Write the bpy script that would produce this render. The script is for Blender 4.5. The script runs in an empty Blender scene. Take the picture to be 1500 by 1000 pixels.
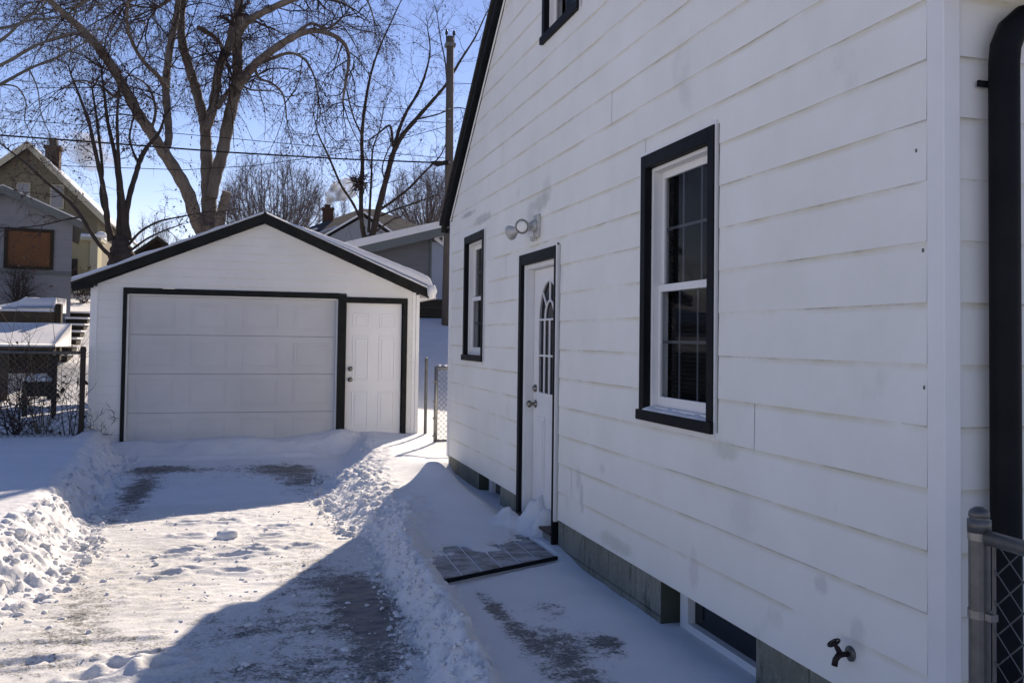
import bpy, bmesh, math, random
import numpy as np
from mathutils import Vector, Matrix
random.seed(7); rng = np.random.default_rng(7)
scene = bpy.context.scene; COL = scene.collection
# ------------------------------------------------------------------ camera
FPX, PPY, CAMH = 1297.0, 457.15, 1.55
R_ = np.array([[0.95862357, -0.28437631, 0.01307526], [0.02146634, 0.02641028, -0.99942068], [0.28386625, 0.9583489, 0.03142204]])
def ray(x, y): return R_.T @ np.array([(x - 750) / FPX, (y - PPY) / FPX, 1.0])
def at(x, y, Y):                                    # photo pixel + distance along the drive -> point
    v = ray(x, y); v = v * (Y / v[1]); v[2] += CAMH; return v
def pxm(x, y, Y):                                   # metres per photo pixel there
    v = ray(x, y); return (Y / v[1]) / FPX
cam_d = bpy.data.cameras.new('camera'); cam = bpy.data.objects.new('camera', cam_d); COL.objects.link(cam)
cam_d.sensor_width = 36; cam_d.lens = FPX / 1500 * 36; cam_d.shift_y = -(500 - PPY) / 1500
cam_d.clip_start = .05; cam_d.clip_end = 2000
m4 = Matrix.Identity(4)
for i in range(3):
    m4[i][0] = R_[0][i]; m4[i][1] = -R_[1][i]; m4[i][2] = -R_[2][i]
m4[2][3] = CAMH
cam.matrix_world = m4; scene.camera = cam
# ------------------------------------------------------------------ light
SUN_AZ, SUN_EL = math.radians(25.7), math.radians(28.8)       # azimuth from +Y towards +X
w = bpy.data.worlds.new('World'); scene.world = w; w.use_nodes = True
nt = w.node_tree; bg = nt.nodes['Background']
sky = nt.nodes.new('ShaderNodeTexSky'); sky.sky_type = 'NISHITA'; sky.sun_disc = False
sky.sun_elevation = SUN_EL; sky.sun_rotation = SUN_AZ; sky.altitude = 2200; sky.air_density = 1.0; sky.dust_density = .1; sky.ozone_density = 1.2
hs = nt.nodes.new('ShaderNodeHueSaturation'); hs.inputs['Saturation'].default_value = 1.28; hs.inputs['Hue'].default_value = .505
nt.links.new(sky.outputs[0], hs.inputs['Color']); nt.links.new(hs.outputs[0], bg.inputs[0]); bg.inputs[1].default_value = .128
sd = bpy.data.lights.new('sun', 'SUN'); sd.energy = 5.0; sd.angle = math.radians(.5); sd.color = (.85, 1, .93)
so = bpy.data.objects.new('sun', sd); COL.objects.link(so)
sdir = Vector((math.sin(SUN_AZ) * math.cos(SUN_EL), math.cos(SUN_AZ) * math.cos(SUN_EL), math.sin(SUN_EL)))
so.rotation_euler = sdir.to_track_quat('Z', 'Y').to_euler(); so.location = (10, 20, 30)
vs = scene.view_settings; vs.view_transform = 'Standard'; vs.look = 'None'; vs.gamma = 1; vs.exposure = 0.5; vs.use_white_balance = True; vs.white_balance_temperature = 8800; vs.white_balance_tint = 36; vs.use_curve_mapping = False
scene.cycles.max_bounces = 8; scene.cycles.transparent_max_bounces = 16; scene.cycles.volume_step_rate = 2
# ------------------------------------------------------------------ tags
def tag(o, label=None, cat=None, group=None, kind=None):
    if label: o['label'] = label
    if cat: o['category'] = cat
    if group: o['group'] = group
    if kind: o['kind'] = kind
    return o
def thing(name, label, cat, loc=(0, 0, 0), group=None):
    o = bpy.data.objects.new(name, None); COL.objects.link(o); o.location = loc; o.empty_display_size = .1
    return tag(o, label, cat, group)
# ------------------------------------------------------------------ materials
class NT:
    def __init__(s, name):
        s.m = bpy.data.materials.new(name); s.m.use_nodes = True; s.t = s.m.node_tree
        s.b = s.t.nodes['Principled BSDF']; s.out = s.t.nodes['Material Output']
    def n(s, typ, **kw):
        nd = s.t.nodes.new(typ)
        for k, v in kw.items():
            if k.startswith('i_'): nd.inputs[k[2:].replace('_', ' ')].default_value = v
            else: setattr(nd, k, v)
        return nd
    def l(s, a, b): s.t.links.new(a, b)
    def coord(s, scale=(1, 1, 1)):
        g = s.n('ShaderNodeNewGeometry'); mp = s.n('ShaderNodeMapping'); mp.inputs['Scale'].default_value = scale
        s.l(g.outputs['Position'], mp.inputs[0]); return mp.outputs[0]
    def noise(s, scale, detail=4, rough=.55, co=None):
        x = s.n('ShaderNodeTexNoise'); x.inputs['Scale'].default_value = scale; x.inputs['Detail'].default_value = detail; x.inputs['Roughness'].default_value = rough
        s.l(co if co is not None else s.coord(), x.inputs['Vector']); return x.outputs['Fac']
    def mr(s, v, a, b, c=0., d=1.):
        x = s.n('ShaderNodeMapRange'); s.l(v, x.inputs[0])
        for i, q in enumerate((a, b, c, d)): x.inputs[i + 1].default_value = q
        return x.outputs[0]
    def mix(s, f, a, b):
        x = s.n('ShaderNodeMix'); x.data_type = 'RGBA'
        if isinstance(f, (int, float)): x.inputs[0].default_value = f
        else: s.l(f, x.inputs[0])
        for i, q in ((6, a), (7, b)):
            if isinstance(q, tuple): x.inputs[i].default_value = (*q, 1) if len(q) == 3 else q
            else: s.l(q, x.inputs[i])
        return x.outputs[2]
    def math(s, op, a, b=0.):
        x = s.n('ShaderNodeMath'); x.operation = op
        for i, q in enumerate((a, b)):
            if isinstance(q, (int, float)): x.inputs[i].default_value = q
            else: s.l(q, x.inputs[i])
        return x.outputs[0]
    def bump(s, h, strength=.3, dist=.01):
        x = s.n('ShaderNodeBump'); x.inputs['Strength'].default_value = strength; x.inputs['Distance'].default_value = dist
        s.l(h, x.inputs['Height']); s.l(x.outputs[0], s.b.inputs['Normal'])
def plain(name, c, rough=.6, var=.15, scale=6, c2=None, bump=.15, bd=.004, bscale=40, metal=0, stretch=(1, 1, 1), spec=.3):
    q = NT(name); co = q.coord(stretch); f = q.noise(scale, 5, .6, co)
    c2 = c2 or tuple(x * (1 - var) for x in c)
    q.l(q.mix(q.mr(f, .3, .7), c, c2), q.b.inputs['Base Color'])
    q.b.inputs['Roughness'].default_value = rough; q.b.inputs['Metallic'].default_value = metal
    q.b.inputs['Specular IOR Level'].default_value = spec
    if bump: q.bump(q.noise(bscale, 4, .6, co), bump, bd)
    return q.m
def siding_mat(name, c, z0, ex, stain=(.60, .55, .40), grime=(.47, .46, .42), amount=.5, warp=.6, spots=()):
    q = NT(name); co = q.coord()
    base = q.mix(q.mr(q.noise(1.6, 6, .65), .35, .7), c, (c[0] * .90, c[1] * .905, c[2] * .885))
    sep = q.n('ShaderNodeSeparateXYZ'); q.l(co, sep.inputs[0])
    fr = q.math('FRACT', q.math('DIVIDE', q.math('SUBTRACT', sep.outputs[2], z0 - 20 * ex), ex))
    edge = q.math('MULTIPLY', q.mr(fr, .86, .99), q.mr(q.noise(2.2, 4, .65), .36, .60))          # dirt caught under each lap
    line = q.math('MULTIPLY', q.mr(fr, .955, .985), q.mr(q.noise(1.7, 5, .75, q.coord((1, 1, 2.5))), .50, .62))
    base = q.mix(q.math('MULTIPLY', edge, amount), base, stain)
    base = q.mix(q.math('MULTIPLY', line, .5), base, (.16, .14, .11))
    wob = q.math('MULTIPLY', q.math('SUBTRACT', q.noise(10, 6, .75), .5), 3.4)
    for sy, sz, ry, rz, amt, colr in spots:                                                        # individual weather stains
        dy = q.math('DIVIDE', q.math('SUBTRACT', sep.outputs[1], sy), ry); dz = q.math('DIVIDE', q.math('SUBTRACT', sep.outputs[2], sz), rz)
        d = q.math('ADD', q.math('ADD', q.math('MULTIPLY', dy, dy), q.math('MULTIPLY', dz, dz)), wob)
        base = q.mix(q.mr(d, 1.25, .2, 0, amt), base, colr)
    sp = q.mr(q.noise(2.3, 5, .55, q.coord((1, 1, .8))), .66, .74)                                # grey scuffs
    base = q.mix(q.math('MULTIPLY', sp, .35 * amount), base, grime)
    rs = q.mr(q.noise(7, 3, .6, q.coord((1, 1, .25))), .73, .78)                                  # thin drip marks
    base = q.mix(q.math('MULTIPLY', rs, .35 * amount), base, (.4, .34, .3))
    q.l(base, q.b.inputs['Base Color']); q.b.inputs['Roughness'].default_value = .55
    b1 = q.noise(3.0, 2, .5); b2 = q.noise(260, 2, .5)
    q.bump(q.math('ADD', q.math('MULTIPLY', b1, warp), q.math('MULTIPLY', b2, .03)), .35, .01)
    return q.m
M = {}
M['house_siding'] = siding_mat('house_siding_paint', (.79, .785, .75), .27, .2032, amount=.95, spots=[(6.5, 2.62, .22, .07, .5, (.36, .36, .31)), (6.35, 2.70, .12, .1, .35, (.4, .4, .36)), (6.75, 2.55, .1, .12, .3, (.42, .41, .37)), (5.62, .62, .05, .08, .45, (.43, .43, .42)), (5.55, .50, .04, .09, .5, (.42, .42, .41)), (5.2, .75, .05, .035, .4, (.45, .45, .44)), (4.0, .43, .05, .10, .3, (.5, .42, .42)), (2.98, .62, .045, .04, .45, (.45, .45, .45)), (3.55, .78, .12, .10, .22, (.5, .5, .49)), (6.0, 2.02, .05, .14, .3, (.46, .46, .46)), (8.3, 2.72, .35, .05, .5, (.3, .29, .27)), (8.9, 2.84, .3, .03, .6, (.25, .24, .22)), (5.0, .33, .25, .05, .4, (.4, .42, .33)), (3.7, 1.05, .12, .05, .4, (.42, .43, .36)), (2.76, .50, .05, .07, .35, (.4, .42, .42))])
M['garage_siding'] = siding_mat('garage_siding_paint', (.70, .695, .68), .1, .112, amount=.3)
M['white'] = plain('white_trim_paint', (.76, .76, .75), .45, .08, 3, bump=.05)
M['door_white'] = plain('white_door_paint', (.74, .74, .74), .45, .07, 2, bump=.06)
M['overhead'] = plain('overhead_door_paint', (.53, .53, .535), .5, .13, 1.3, bump=.08, bscale=60)
M['black'] = plain('black_trim_paint', (.008, .0095, .012), .5, .3, 4, c2=(.014, .016, .018), bump=.15, bscale=90, spec=.06)
M['black_flaked'] = plain('black_board_paint', (.009, .011, .013), .6, .3, 7, c2=(.022, .022, .02), bump=.3, bscale=50, spec=.08)
def block_mat():
    q = NT('painted_block'); co = q.coord((1, 1, .45)); n = q.noise(3, 7, .7, co)
    c = q.mix(q.mr(n, .35, .68), (.30, .295, .255), (.19, .195, .155)); c = q.mix(q.math('MULTIPLY', q.mr(q.noise(9, 6, .75, q.coord((1, 1, .3))), .54, .66), .75), c, (.085, .09, .065))
    c = q.mix(q.math('MULTIPLY', q.mr(q.noise(30, 3, .7), .56, .66), .5), c, (.36, .36, .33)); q.l(c, q.b.inputs['Base Color']); q.b.inputs['Roughness'].default_value = .95; q.b.inputs['Specular IOR Level'].default_value = .15
    g = q.n('ShaderNodeNewGeometry'); sp = q.n('ShaderNodeSeparateXYZ'); q.l(g.outputs['Position'], sp.inputs[0]); cb = q.n('ShaderNodeCombineXYZ'); q.l(sp.outputs[1], cb.inputs[0]); q.l(q.math('ADD', sp.outputs[2], 3.13), cb.inputs[1])
    bt = q.n('ShaderNodeTexBrick'); q.l(cb.outputs[0], bt.inputs['Vector']); bt.inputs['Scale'].default_value = 1; bt.inputs['Brick Width'].default_value = .41; bt.inputs['Row Height'].default_value = .2; bt.inputs['Mortar Size'].default_value = .005; bt.inputs['Mortar Smooth'].default_value = .6
    bt.inputs['Color1'].default_value = (1, 1, 1, 1); bt.inputs['Color2'].default_value = (.78, .78, .76, 1); bt.inputs['Mortar'].default_value = (.5, .5, .47, 1)
    ml = q.n('ShaderNodeMix'); ml.data_type = 'RGBA'; ml.blend_type = 'MULTIPLY'; ml.inputs[0].default_value = .85; q.l(c, ml.inputs[6]); q.l(bt.outputs['Color'], ml.inputs[7]); q.l(ml.outputs[2], q.b.inputs['Base Color'])
    q.bump(q.math('SUBTRACT', q.math('ADD', q.noise(14, 5, .7), q.math('MULTIPLY', q.noise(90, 3, .6), .5)), q.math('MULTIPLY', bt.outputs['Fac'], .8)), .9, .012); return q.m
M['conc'] = block_mat()
M['reveal'] = plain('block_reveal', (.07, .08, .06), .9, .3, 5, bump=.4)
M['lightconc'] = plain('door_step_concrete', (.3, .29, .27), .85, .3, 6, bump=.4, bscale=60)
M['brown'] = plain('brown_threshold', (.07, .035, .025), .5, .3, 10)
M['blind'] = plain('dark_blind', (.018, .018, .02), .6, .2, 5, bump=0)
M['grille'] = plain('window_grille', (.07, .074, .082), .4, .1, 5, bump=0)
M['alu'] = plain('weathered_aluminium', (.26, .26, .25), .38, .25, 25, metal=.75, bump=.1)
M['galv'] = plain('galvanised_steel', (.16, .16, .155), .45, .35, 18, metal=.6, bump=.1)
M['mesh'] = plain('chain_link_wire', (.16, .16, .15), .5, .3, 12, metal=.5, bump=0)
M['brass'] = plain('door_knob_metal', (.26, .24, .2), .3, .25, 30, metal=.9, bump=0)
M['rust'] = plain('rusty_faucet', (.018, .010, .012), .5, .4, 40, c2=(.035, .018, .016), bump=.3, bscale=150, metal=.3)
M['shingle'] = plain('asphalt_shingle', (.04, .038, .036), .95, .4, 14, bump=.6, bscale=40, bd=.01)
M['shingle2'] = plain('weathered_shingle', (.075, .07, .07), .95, .35, 3, c2=(.05, .047, .05), bump=.6, bscale=20, bd=.02)
M['wood'] = plain('weathered_timber', (.085, .065, .045), .85, .45, 9, bump=.5, bscale=30, stretch=(1, 1, 4))
M['dark_wood'] = plain('dark_timber', (.035, .026, .018), .85, .45, 8, bump=.5, bscale=30)
def frost_mat():
    q = NT('frosted_boards'); n1 = q.noise(6, 6, .7, q.coord((1, 1.6, 1))); f = q.mr(n1, .36, .56)
    wet = q.mix(q.mr(q.noise(20, 4), .35, .65), (.075, .078, .07), (.04, .042, .04))
    q.l(q.mix(q.math('MULTIPLY', f, .72), wet, (.5, .51, .53)), q.b.inputs['Base Color']); q.l(q.mr(f, 0, 1, .45, .85), q.b.inputs['Roughness']); q.bump(q.noise(60, 4, .6), .3, .004); return q.m
M['plat'] = frost_mat()
M['pole'] = plain('pole_timber', (.13, .105, .09), .9, .35, 6, bump=.6, bscale=25, stretch=(3, 3, .4))
M['bark'] = plain('tree_bark', (.20, .165, .14), .95, .45, 5, c2=(.10, .08, .068), bump=.9, bscale=14, bd=.05, stretch=(1, 1, .35))
M['bark2'] = plain('dark_bark', (.055, .042, .037), .95, .4, 6, bump=.7, bscale=20, bd=.03, stretch=(1, 1, .4))
M['twig'] = plain('twig_bark', (.05, .034, .034), .9, .3, 3, bump=0)
M['twig_pale'] = plain('pale_twig_bark', (.13, .115, .1), .9, .3, 3, bump=0)
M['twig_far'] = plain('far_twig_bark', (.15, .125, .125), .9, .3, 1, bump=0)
M['twig_tan'] = plain('tan_stem', (.2, .15, .095), .9, .3, 6, bump=0)
M['leaf'] = plain('dead_leaf', (.07, .034, .034), .9, .4, 3, c2=(.11, .06, .04), bump=0)
M['grey_wall'] = plain('grey_blue_siding', (.21, .225, .25), .8, .15, .8, bump=.1)
M['grey_wall2'] = plain('dark_grey_siding', (.145, .15, .16), .8, .2, .8, bump=.1)
M['lt_blue'] = plain('pale_blue_panel', (.27, .31, .38), .7, .1, 1, bump=.1)
M['grey_trim'] = plain('grey_green_trim', (.13, .15, .15), .7, .2, 2, bump=.1)
M['yellow'] = plain('pale_yellow_siding', (.34, .31, .19), .8, .15, 1, bump=.1)
M['tan'] = plain('tan_gable_boards', (.19, .165, .115), .8, .2, 1, bump=.1)
M['cream'] = plain('cream_trim', (.4, .38, .29), .7, .15, 2, bump=.1)
M['board'] = plain('plywood_sheet', (.17, .068, .03), .85, .3, 2.5, c2=(.1, .05, .028), bump=.2, stretch=(1, 1, .3))
M['brick'] = plain('chimney_brick', (.075, .04, .028), .9, .35, 8, bump=.5, bscale=18, bd=.02)
M['far_wall'] = plain('far_grey_siding', (.25, .265, .285), .8, .12, .7, bump=.1)
M['darkglass'] = plain('dark_window_glass', (.012, .014, .018), .08, .2, 1, bump=0)
M['wire'] = plain('cable_black', (.012, .012, .014), .6, .2, 1, bump=0)
M['porcelain'] = plain('insulator', (.02, .02, .025), .3, .2, 5, bump=0)
M['lens'] = plain('lamp_lens', (.80, .81, .78), .3, .2, 60, bump=.3, bscale=180)
M['lamp_alu'] = plain('dull_lamp_housing', (.55, .55, .52), .5, .3, 30, metal=.25, bump=.1)
def glass_mat():
    q = NT('window_glass'); t = q.t
    tr = q.n('ShaderNodeBsdfTransparent'); tr.inputs[0].default_value = (.8, .83, .85, 1)
    gl = q.n('ShaderNodeBsdfGlossy'); gl.inputs['Roughness'].default_value = .02
    lw = q.n('ShaderNodeLayerWeight'); fc = q.math('ADD', q.math('MULTIPLY', q.math('POWER', lw.outputs['Facing'], 4.0), .2), .010)
    mx = q.n('ShaderNodeMixShader'); q.l(fc, mx.inputs[0]); q.l(tr.outputs[0], mx.inputs[1]); q.l(gl.outputs[0], mx.inputs[2]); q.l(mx.outputs[0], q.out.inputs[0])
    return q.m
M['glass'] = glass_mat()
def snow_mat(name='snow', ground=False):
    q = NT(name); co = q.coord()
    snow = q.mix(q.mr(q.noise(2.5, 4), .35, .7), (.735, .735, .74), (.68, .685, .695))
    h = q.math('ADD', q.math('MULTIPLY', q.noise(9, 5, .6), .5), q.math('MULTIPLY', q.noise(70, 4, .7), .34 if ground else .22))
    if ground:
        a = q.n('ShaderNodeAttribute'); a.attribute_name = 'bare'
        d = q.n('ShaderNodeAttribute'); d.attribute_name = 'dirt'
        n1 = q.noise(11, 9, .78, q.coord((1, 1.1, 1))); n2 = q.noise(55, 6, .75, q.coord((1, 1.1, 1)))
        nn = q.math('ADD', q.math('MULTIPLY', n1, .55), q.math('MULTIPLY', n2, .45))
        f = q.mr(q.math('ADD', nn, q.math('SUBTRACT', a.outputs['Fac'], .5)), .555, .645)
        dirty = q.mix(q.mr(n2, .35, .65), (.58, .57, .515), (.36, .345, .30))
        snow = q.mix(q.math('MULTIPLY', d.outputs['Fac'], q.mr(nn, .36, .6)), snow, dirty)
        conc = q.mix(q.mr(q.noise(14, 5, .6), .35, .65), (.07, .075, .078), (.145, .152, .155))
        q.l(q.mix(f, snow, conc), q.b.inputs['Base Color'])
        q.l(q.mr(f, 0, 1, .85, .38), q.b.inputs['Roughness'])
        h = q.math('SUBTRACT', h, q.math('MULTIPLY', f, .35))
    else:
        q.l(snow, q.b.inputs['Base Color']); q.b.inputs['Roughness'].default_value = .85
    q.b.inputs['Specular IOR Level'].default_value = .25
    q.bump(h, .55, .022)
    return q.m
M['snow'] = snow_mat(); M['ground'] = snow_mat('snow_over_concrete', True)
# ------------------------------------------------------------------ mesh helpers
class MB:
    def __init__(s): s.v = []; s.f = []
    def add(s, vs, fs):
        b = len(s.v); s.v += [tuple(map(float, p)) for p in vs]; s.f += [tuple(b + i for i in f) for f in fs]; return s
    def box(s, W, u0, u1, v0, v1, n0, n1):
        c = [W(u, v, n) for n in (n0, n1) for v in (v0, v1) for u in (u0, u1)]
        return s.add(c, [(0, 1, 3, 2), (4, 6, 7, 5), (0, 4, 5, 1), (2, 3, 7, 6), (0, 2, 6, 4), (1, 5, 7, 3)])
    def prism(s, W, poly, n0, n1):
        k = len(poly); c = [W(u, v, n0) for u, v in poly] + [W(u, v, n1) for u, v in poly]
        return s.add(c, [tuple(range(k)), tuple(range(2 * k - 1, k - 1, -1))] + [(i, (i + 1) % k, k + (i + 1) % k, k + i) for i in range(k)])
    def tube(s, pts, rad, k=8, cap=True):
        P = [np.array(p, float) for p in pts]; n = len(P)
        if not hasattr(rad, '__len__'): rad = [rad] * n
        b = len(s.v); prev = None
        for i in range(n):
            t = P[min(i + 1, n - 1)] - P[max(i - 1, 0)]; t = t / (np.linalg.norm(t) + 1e-9)
            if prev is None: a = np.cross(t, [0, 0, 1.] if abs(t[2]) < .9 else [1., 0, 0])
            else: a = prev - t * (prev @ t)
            a /= np.linalg.norm(a) + 1e-9; prev = a; c = np.cross(t, a)
            for j in range(k):
                q = 2 * math.pi * j / k; s.v.append(tuple(P[i] + rad[i] * (math.cos(q) * a + math.sin(q) * c)))
        for i in range(n - 1):
            for j in range(k):
                s.f.append((b + i * k + j, b + i * k + (j + 1) % k, b + (i + 1) * k + (j + 1) % k, b + (i + 1) * k + j))
        if cap: s.f.append(tuple(b + j for j in range(k))[::-1]); s.f.append(tuple(b + (n - 1) * k + j for j in range(k)))
        return s
    def lathe(s, c, axis, prof, k=20):             # prof: (distance along axis, radius)
        c = np.array(c, float); ax = np.array(axis, float); ax /= np.linalg.norm(ax)
        return s.tube([c + ax * d for d, r in prof], [max(r, 1e-4) for d, r in prof], k)
    def torus(s, c, axis, R, r, k=20, kk=8):
        c = np.array(c, float); ax = np.array(axis, float); ax /= np.linalg.norm(ax)
        a = np.cross(ax, [0, 0, 1.] if abs(ax[2]) < .9 else [1., 0, 0]); a /= np.linalg.norm(a); b2 = np.cross(ax, a); b = len(s.v)
        for i in range(k):
            q = 2 * math.pi * i / k; d = math.cos(q) * a + math.sin(q) * b2
            for j in range(kk):
                p = 2 * math.pi * j / kk; s.v.append(tuple(c + d * (R + r * math.cos(p)) + ax * r * math.sin(p)))
        for i in range(k):
            for j in range(kk): s.f.append((b + i * kk + j, b + ((i + 1) % k) * kk + j, b + ((i + 1) % k) * kk + (j + 1) % kk, b + i * kk + (j + 1) % kk))
        return s
    def build(s, name, mat, parent=None, bevel=0, smooth=False):
        me = bpy.data.meshes.new(name); me.from_pydata(s.v, [], s.f); me.update()
        bm = bmesh.new(); bm.from_mesh(me); bmesh.ops.recalc_face_normals(bm, faces=bm.faces[:])
        if parent is not None and root_loc(parent).length > 0: bmesh.ops.translate(bm, vec=-root_loc(parent), verts=bm.verts[:])
        bm.to_mesh(me); bm.free(); me.materials.append(mat)
        if smooth: me.polygons.foreach_set('use_smooth', [True] * len(me.polygons))
        o = bpy.data.objects.new(name, me); COL.objects.link(o); o.parent = parent
        if bevel:
            b = o.modifiers.new('bevel', 'BEVEL'); b.width = bevel; b.segments = 2; b.limit_method = 'ANGLE'
        return o
def root_loc(o):
    v = Vector((0, 0, 0))
    while o is not None: v += o.location; o = o.parent
    return v
def np_mesh(name, V, F, mat, parent=None, smooth=False):
    me = bpy.data.meshes.new(name); V = np.asarray(V, np.float32)
    if parent is not None: V = V - np.array(root_loc(parent), np.float32)
    F = np.asarray(F, np.int32); n, k = F.shape
    me.vertices.add(len(V)); me.vertices.foreach_set('co', V.ravel()); me.loops.add(n * k); me.loops.foreach_set('vertex_index', F.ravel())
    me.polygons.add(n); me.polygons.foreach_set('loop_start', np.arange(n, dtype=np.int32) * k)
    me.polygons.foreach_set('use_smooth', np.full(n, smooth)); me.update(calc_edges=True); me.materials.append(mat)
    o = bpy.data.objects.new(name, me); COL.objects.link(o); o.parent = parent; return o
def seg_mesh(name, P0, P1, r0, r1, mat, parent=None, k=3):
    P0 = np.asarray(P0, float); P1 = np.asarray(P1, float); r0 = np.asarray(r0, float)[:, None]; r1 = np.asarray(r1, float)[:, None]; N = len(P0)
    t = P1 - P0; t /= np.linalg.norm(t, axis=1, keepdims=True) + 1e-9
    ref = np.where(np.abs(t[:, 2:3]) < .9, [[0, 0, 1.]], [[1., 0, 0]]); a = np.cross(t, ref); a /= np.linalg.norm(a, axis=1, keepdims=True) + 1e-9; b = np.cross(t, a)
    V = np.zeros((N, 2 * k, 3))
    for j in range(k):
        q = 2 * math.pi * j / k; d = math.cos(q) * a + math.sin(q) * b
        V[:, j] = P0 + d * r0; V[:, k + j] = P1 + d * r1
    F = np.zeros((N, k, 4), np.int64); base = (np.arange(N) * 2 * k)
    for j in range(k): F[:, j] = np.stack([base + j, base + (j + 1) % k, base + k + (j + 1) % k, base + k + j], 1)
    return np_mesh(name, V.reshape(-1, 3), F.reshape(-1, 4), mat, parent)
WX = lambda X: (lambda u, v, n: (X - n, u, v))          # wall facing -X: u = Y, v = Z, n outwards
WY = lambda Y: (lambda u, v, n: (u, Y - n, v))          # wall facing -Y: u = X
def siding(mb, W, z0, z1, ex, lims, holes, db=.0056, dt=.002, brk=()):
    """Lapped courses; lims(z) -> (umin, umax); holes: (u0, u1, v0, v1)"""
    cuts = sorted(set([h[2] for h in holes] + [h[3] for h in holes] + list(brk)))
    z = z0
    while z < z1 - 1e-6:
        top = min(z + ex, z1); zs = [z] + [c for c in cuts if z + 1e-4 < c < top - 1e-4] + [top]
        for a, b in zip(zs, zs[1:]):
            da = db + (dt - db) * (a - z) / ex; dbb = db + (dt - db) * (b - z) / ex
            la, lb = lims(a + 1e-5), lims(b - 1e-5); mid = (a + b) / 2
            hs = sorted([h for h in holes if h[2] < mid < h[3]]); edges = [(la[0], lb[0])]
            for h in hs: edges += [(h[0], h[0]), (h[1], h[1])]
            edges.append((la[1], lb[1]))
            for i in range(0, len(edges), 2):
                (a0, b0), (a1, b1) = edges[i], edges[i + 1]
                if a1 - a0 < 1e-4 and b1 - b0 < 1e-4: continue
                vs_ = [W(a0, a, da), W(a1, a, da), W(b1, b, dbb), W(b0, b, dbb), W(a0, a, -.002), W(a1, a, -.002), W(b1, b, -.002), W(b0, b, -.002)]
                mb.add(vs_, [(0, 1, 2, 3), (0, 4, 5, 1), (0, 3, 7, 4), (1, 5, 6, 2)])
        z += ex
    return mb
# ================================================================== HOUSE
HX, HY0, HY1, HXR = 2.15, 2.34, 9.67, 10.0
RIDGE = (HY0 + HY1) / 2; RK = .82
def rake(y): return 3.83 - RK * (max(y, 2 * RIDGE - y) - 8.5)      # inner rake line on the wall
RTOP = rake(RIDGE)
def hl(z):
    if z < rake(HY1): return (HY0 + .075, HY1 - .05)
    d = (RTOP - z) / RK; return (RIDGE - d, RIDGE + d)
house = thing('house', 'white lapped-siding house with black trim and steep gable beside the driveway', 'house', (HX, 6.0, 0))
W = WX(HX)
def grow_hole(h): return (h[0] - .03, h[1] + .012, h[2], h[3])
DOOR = (6.055, 6.985, .10, 2.245); WIN = (3.80, 4.63, 1.12, 2.605); SW = (8.19, 8.985, 1.345, 2.61); TW = (5.68, 6.48, 3.855, 4.95)
lipz = [rake(HY1)]
siding(MB(), W, .27, RTOP, .2032, hl, [grow_hole(h) for h in (DOOR, WIN, SW, TW)], brk=lipz).build('siding_wall', M['house_siding'], house)
# front wall (towards the street)
mb = siding(MB(), WY(HY0 + .02), .27, 2.95, .2032, lambda z: (HX + .07, HXR), []); mb.build('front_wall', M['house_siding'], house)
bk = MB(); bk.add([(HX, HY1, -.3), (HXR, HY1, -.3), (HXR, HY1, 2.9), (HX, HY1, 2.9)], [(0, 1, 2, 3)])
bk.add([(HXR, HY0, -.3), (HXR, HY1, -.3), (HXR, HY1, 2.85), (HXR, RIDGE, RTOP), (HXR, HY0, 2.85)], [(0, 1, 2, 3, 4)]); bk.build('rear_wall', M['house_siding'], house)
MB().box(W, HY0 - .004, HY0 + .072, .255, 2.86, -.06, .0075).build('corner_post', M['white'], house, .004)
MB().box(W, HY1 - .055, HY1 + .012, .255, 2.86, -.06, .022).build('corner_post', M['white'], house, .004)
# seams where siding lengths meet
for (u, z, l) in ((3.452, .27 + 4 * .2032, .2032), (4.60, .27 + 11 * .2032, .2032), (7.3, .27 + 3 * .2032, .2032), (5.1, .27 + 13 * .2032, .2032), (7.45, .27 + 9 * .2032, .2032), (4.1, .27 + 15 * .2032, .2032), (5.75, .27 + 1 * .2032, .2032), (7.6, .27 + 14 * .2032, .2032)):
    MB().add([W(u, z + .002, .0066), W(u + .0028, z + .002, .0066), W(u + .0028, z + l, .0032), W(u, z + l, .0032)], [(0, 1, 2, 3)]).build('siding_joint', M['galv'], house)
# foundation with two basement openings
BW1, BW2 = (3.46, 4.40), (7.60, 8.36)
for a, b in ((HY0 + .01, BW1[0]), (BW1[1], DOOR[0]), (DOOR[1], BW2[0]), (BW2[1], HY1 - .01)): MB().box(W, a, b, -.4, .268, -.30, -.012).build('foundation', M['conc'], house, .003)
MB().box(WY(HY0), HX + .32, HXR, -.4, .268, -.30, -.012).build('foundation', M['conc'], house, .003)
for u0, u1, nm in ((BW1[0], BW1[1], 0), (BW2[0], BW2[1], 1)):
    r = MB(); r.box(W, u0, u1, -.4, -.22, -.28, -.16); r.box(W, u0, u1, .262, .28, -.28, -.02)
    r.box(W, u1 - .004, u1 + .01, -.4, .262, -.30, -.0135)
    r.build('window_reveal', M['reveal'], house)
    fr = MB(); n0, n1 = -.17, -.10
    e = u1 - .055
    fr.box(W, u0, u0 + .05, -.25, .262, n0, n1); fr.box(W, e - .085, e, -.25, .262, n0, n1)
    fr.box(W, u0 + .05, e - .085, .215, .262, n0, n1); fr.box(W, u0 + .05, e - .085, -.25, .068, n0, n1)
    fr.box(W, e, u1, -.25, .262, -.2, -.15)
    bwf = fr.build('basement_window', M['white'], house, .003)
    MB().box(W, u0 + .04, e - .08, .06, .225, -.15, -.145).build('pane', M['darkglass'], bwf)
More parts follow.
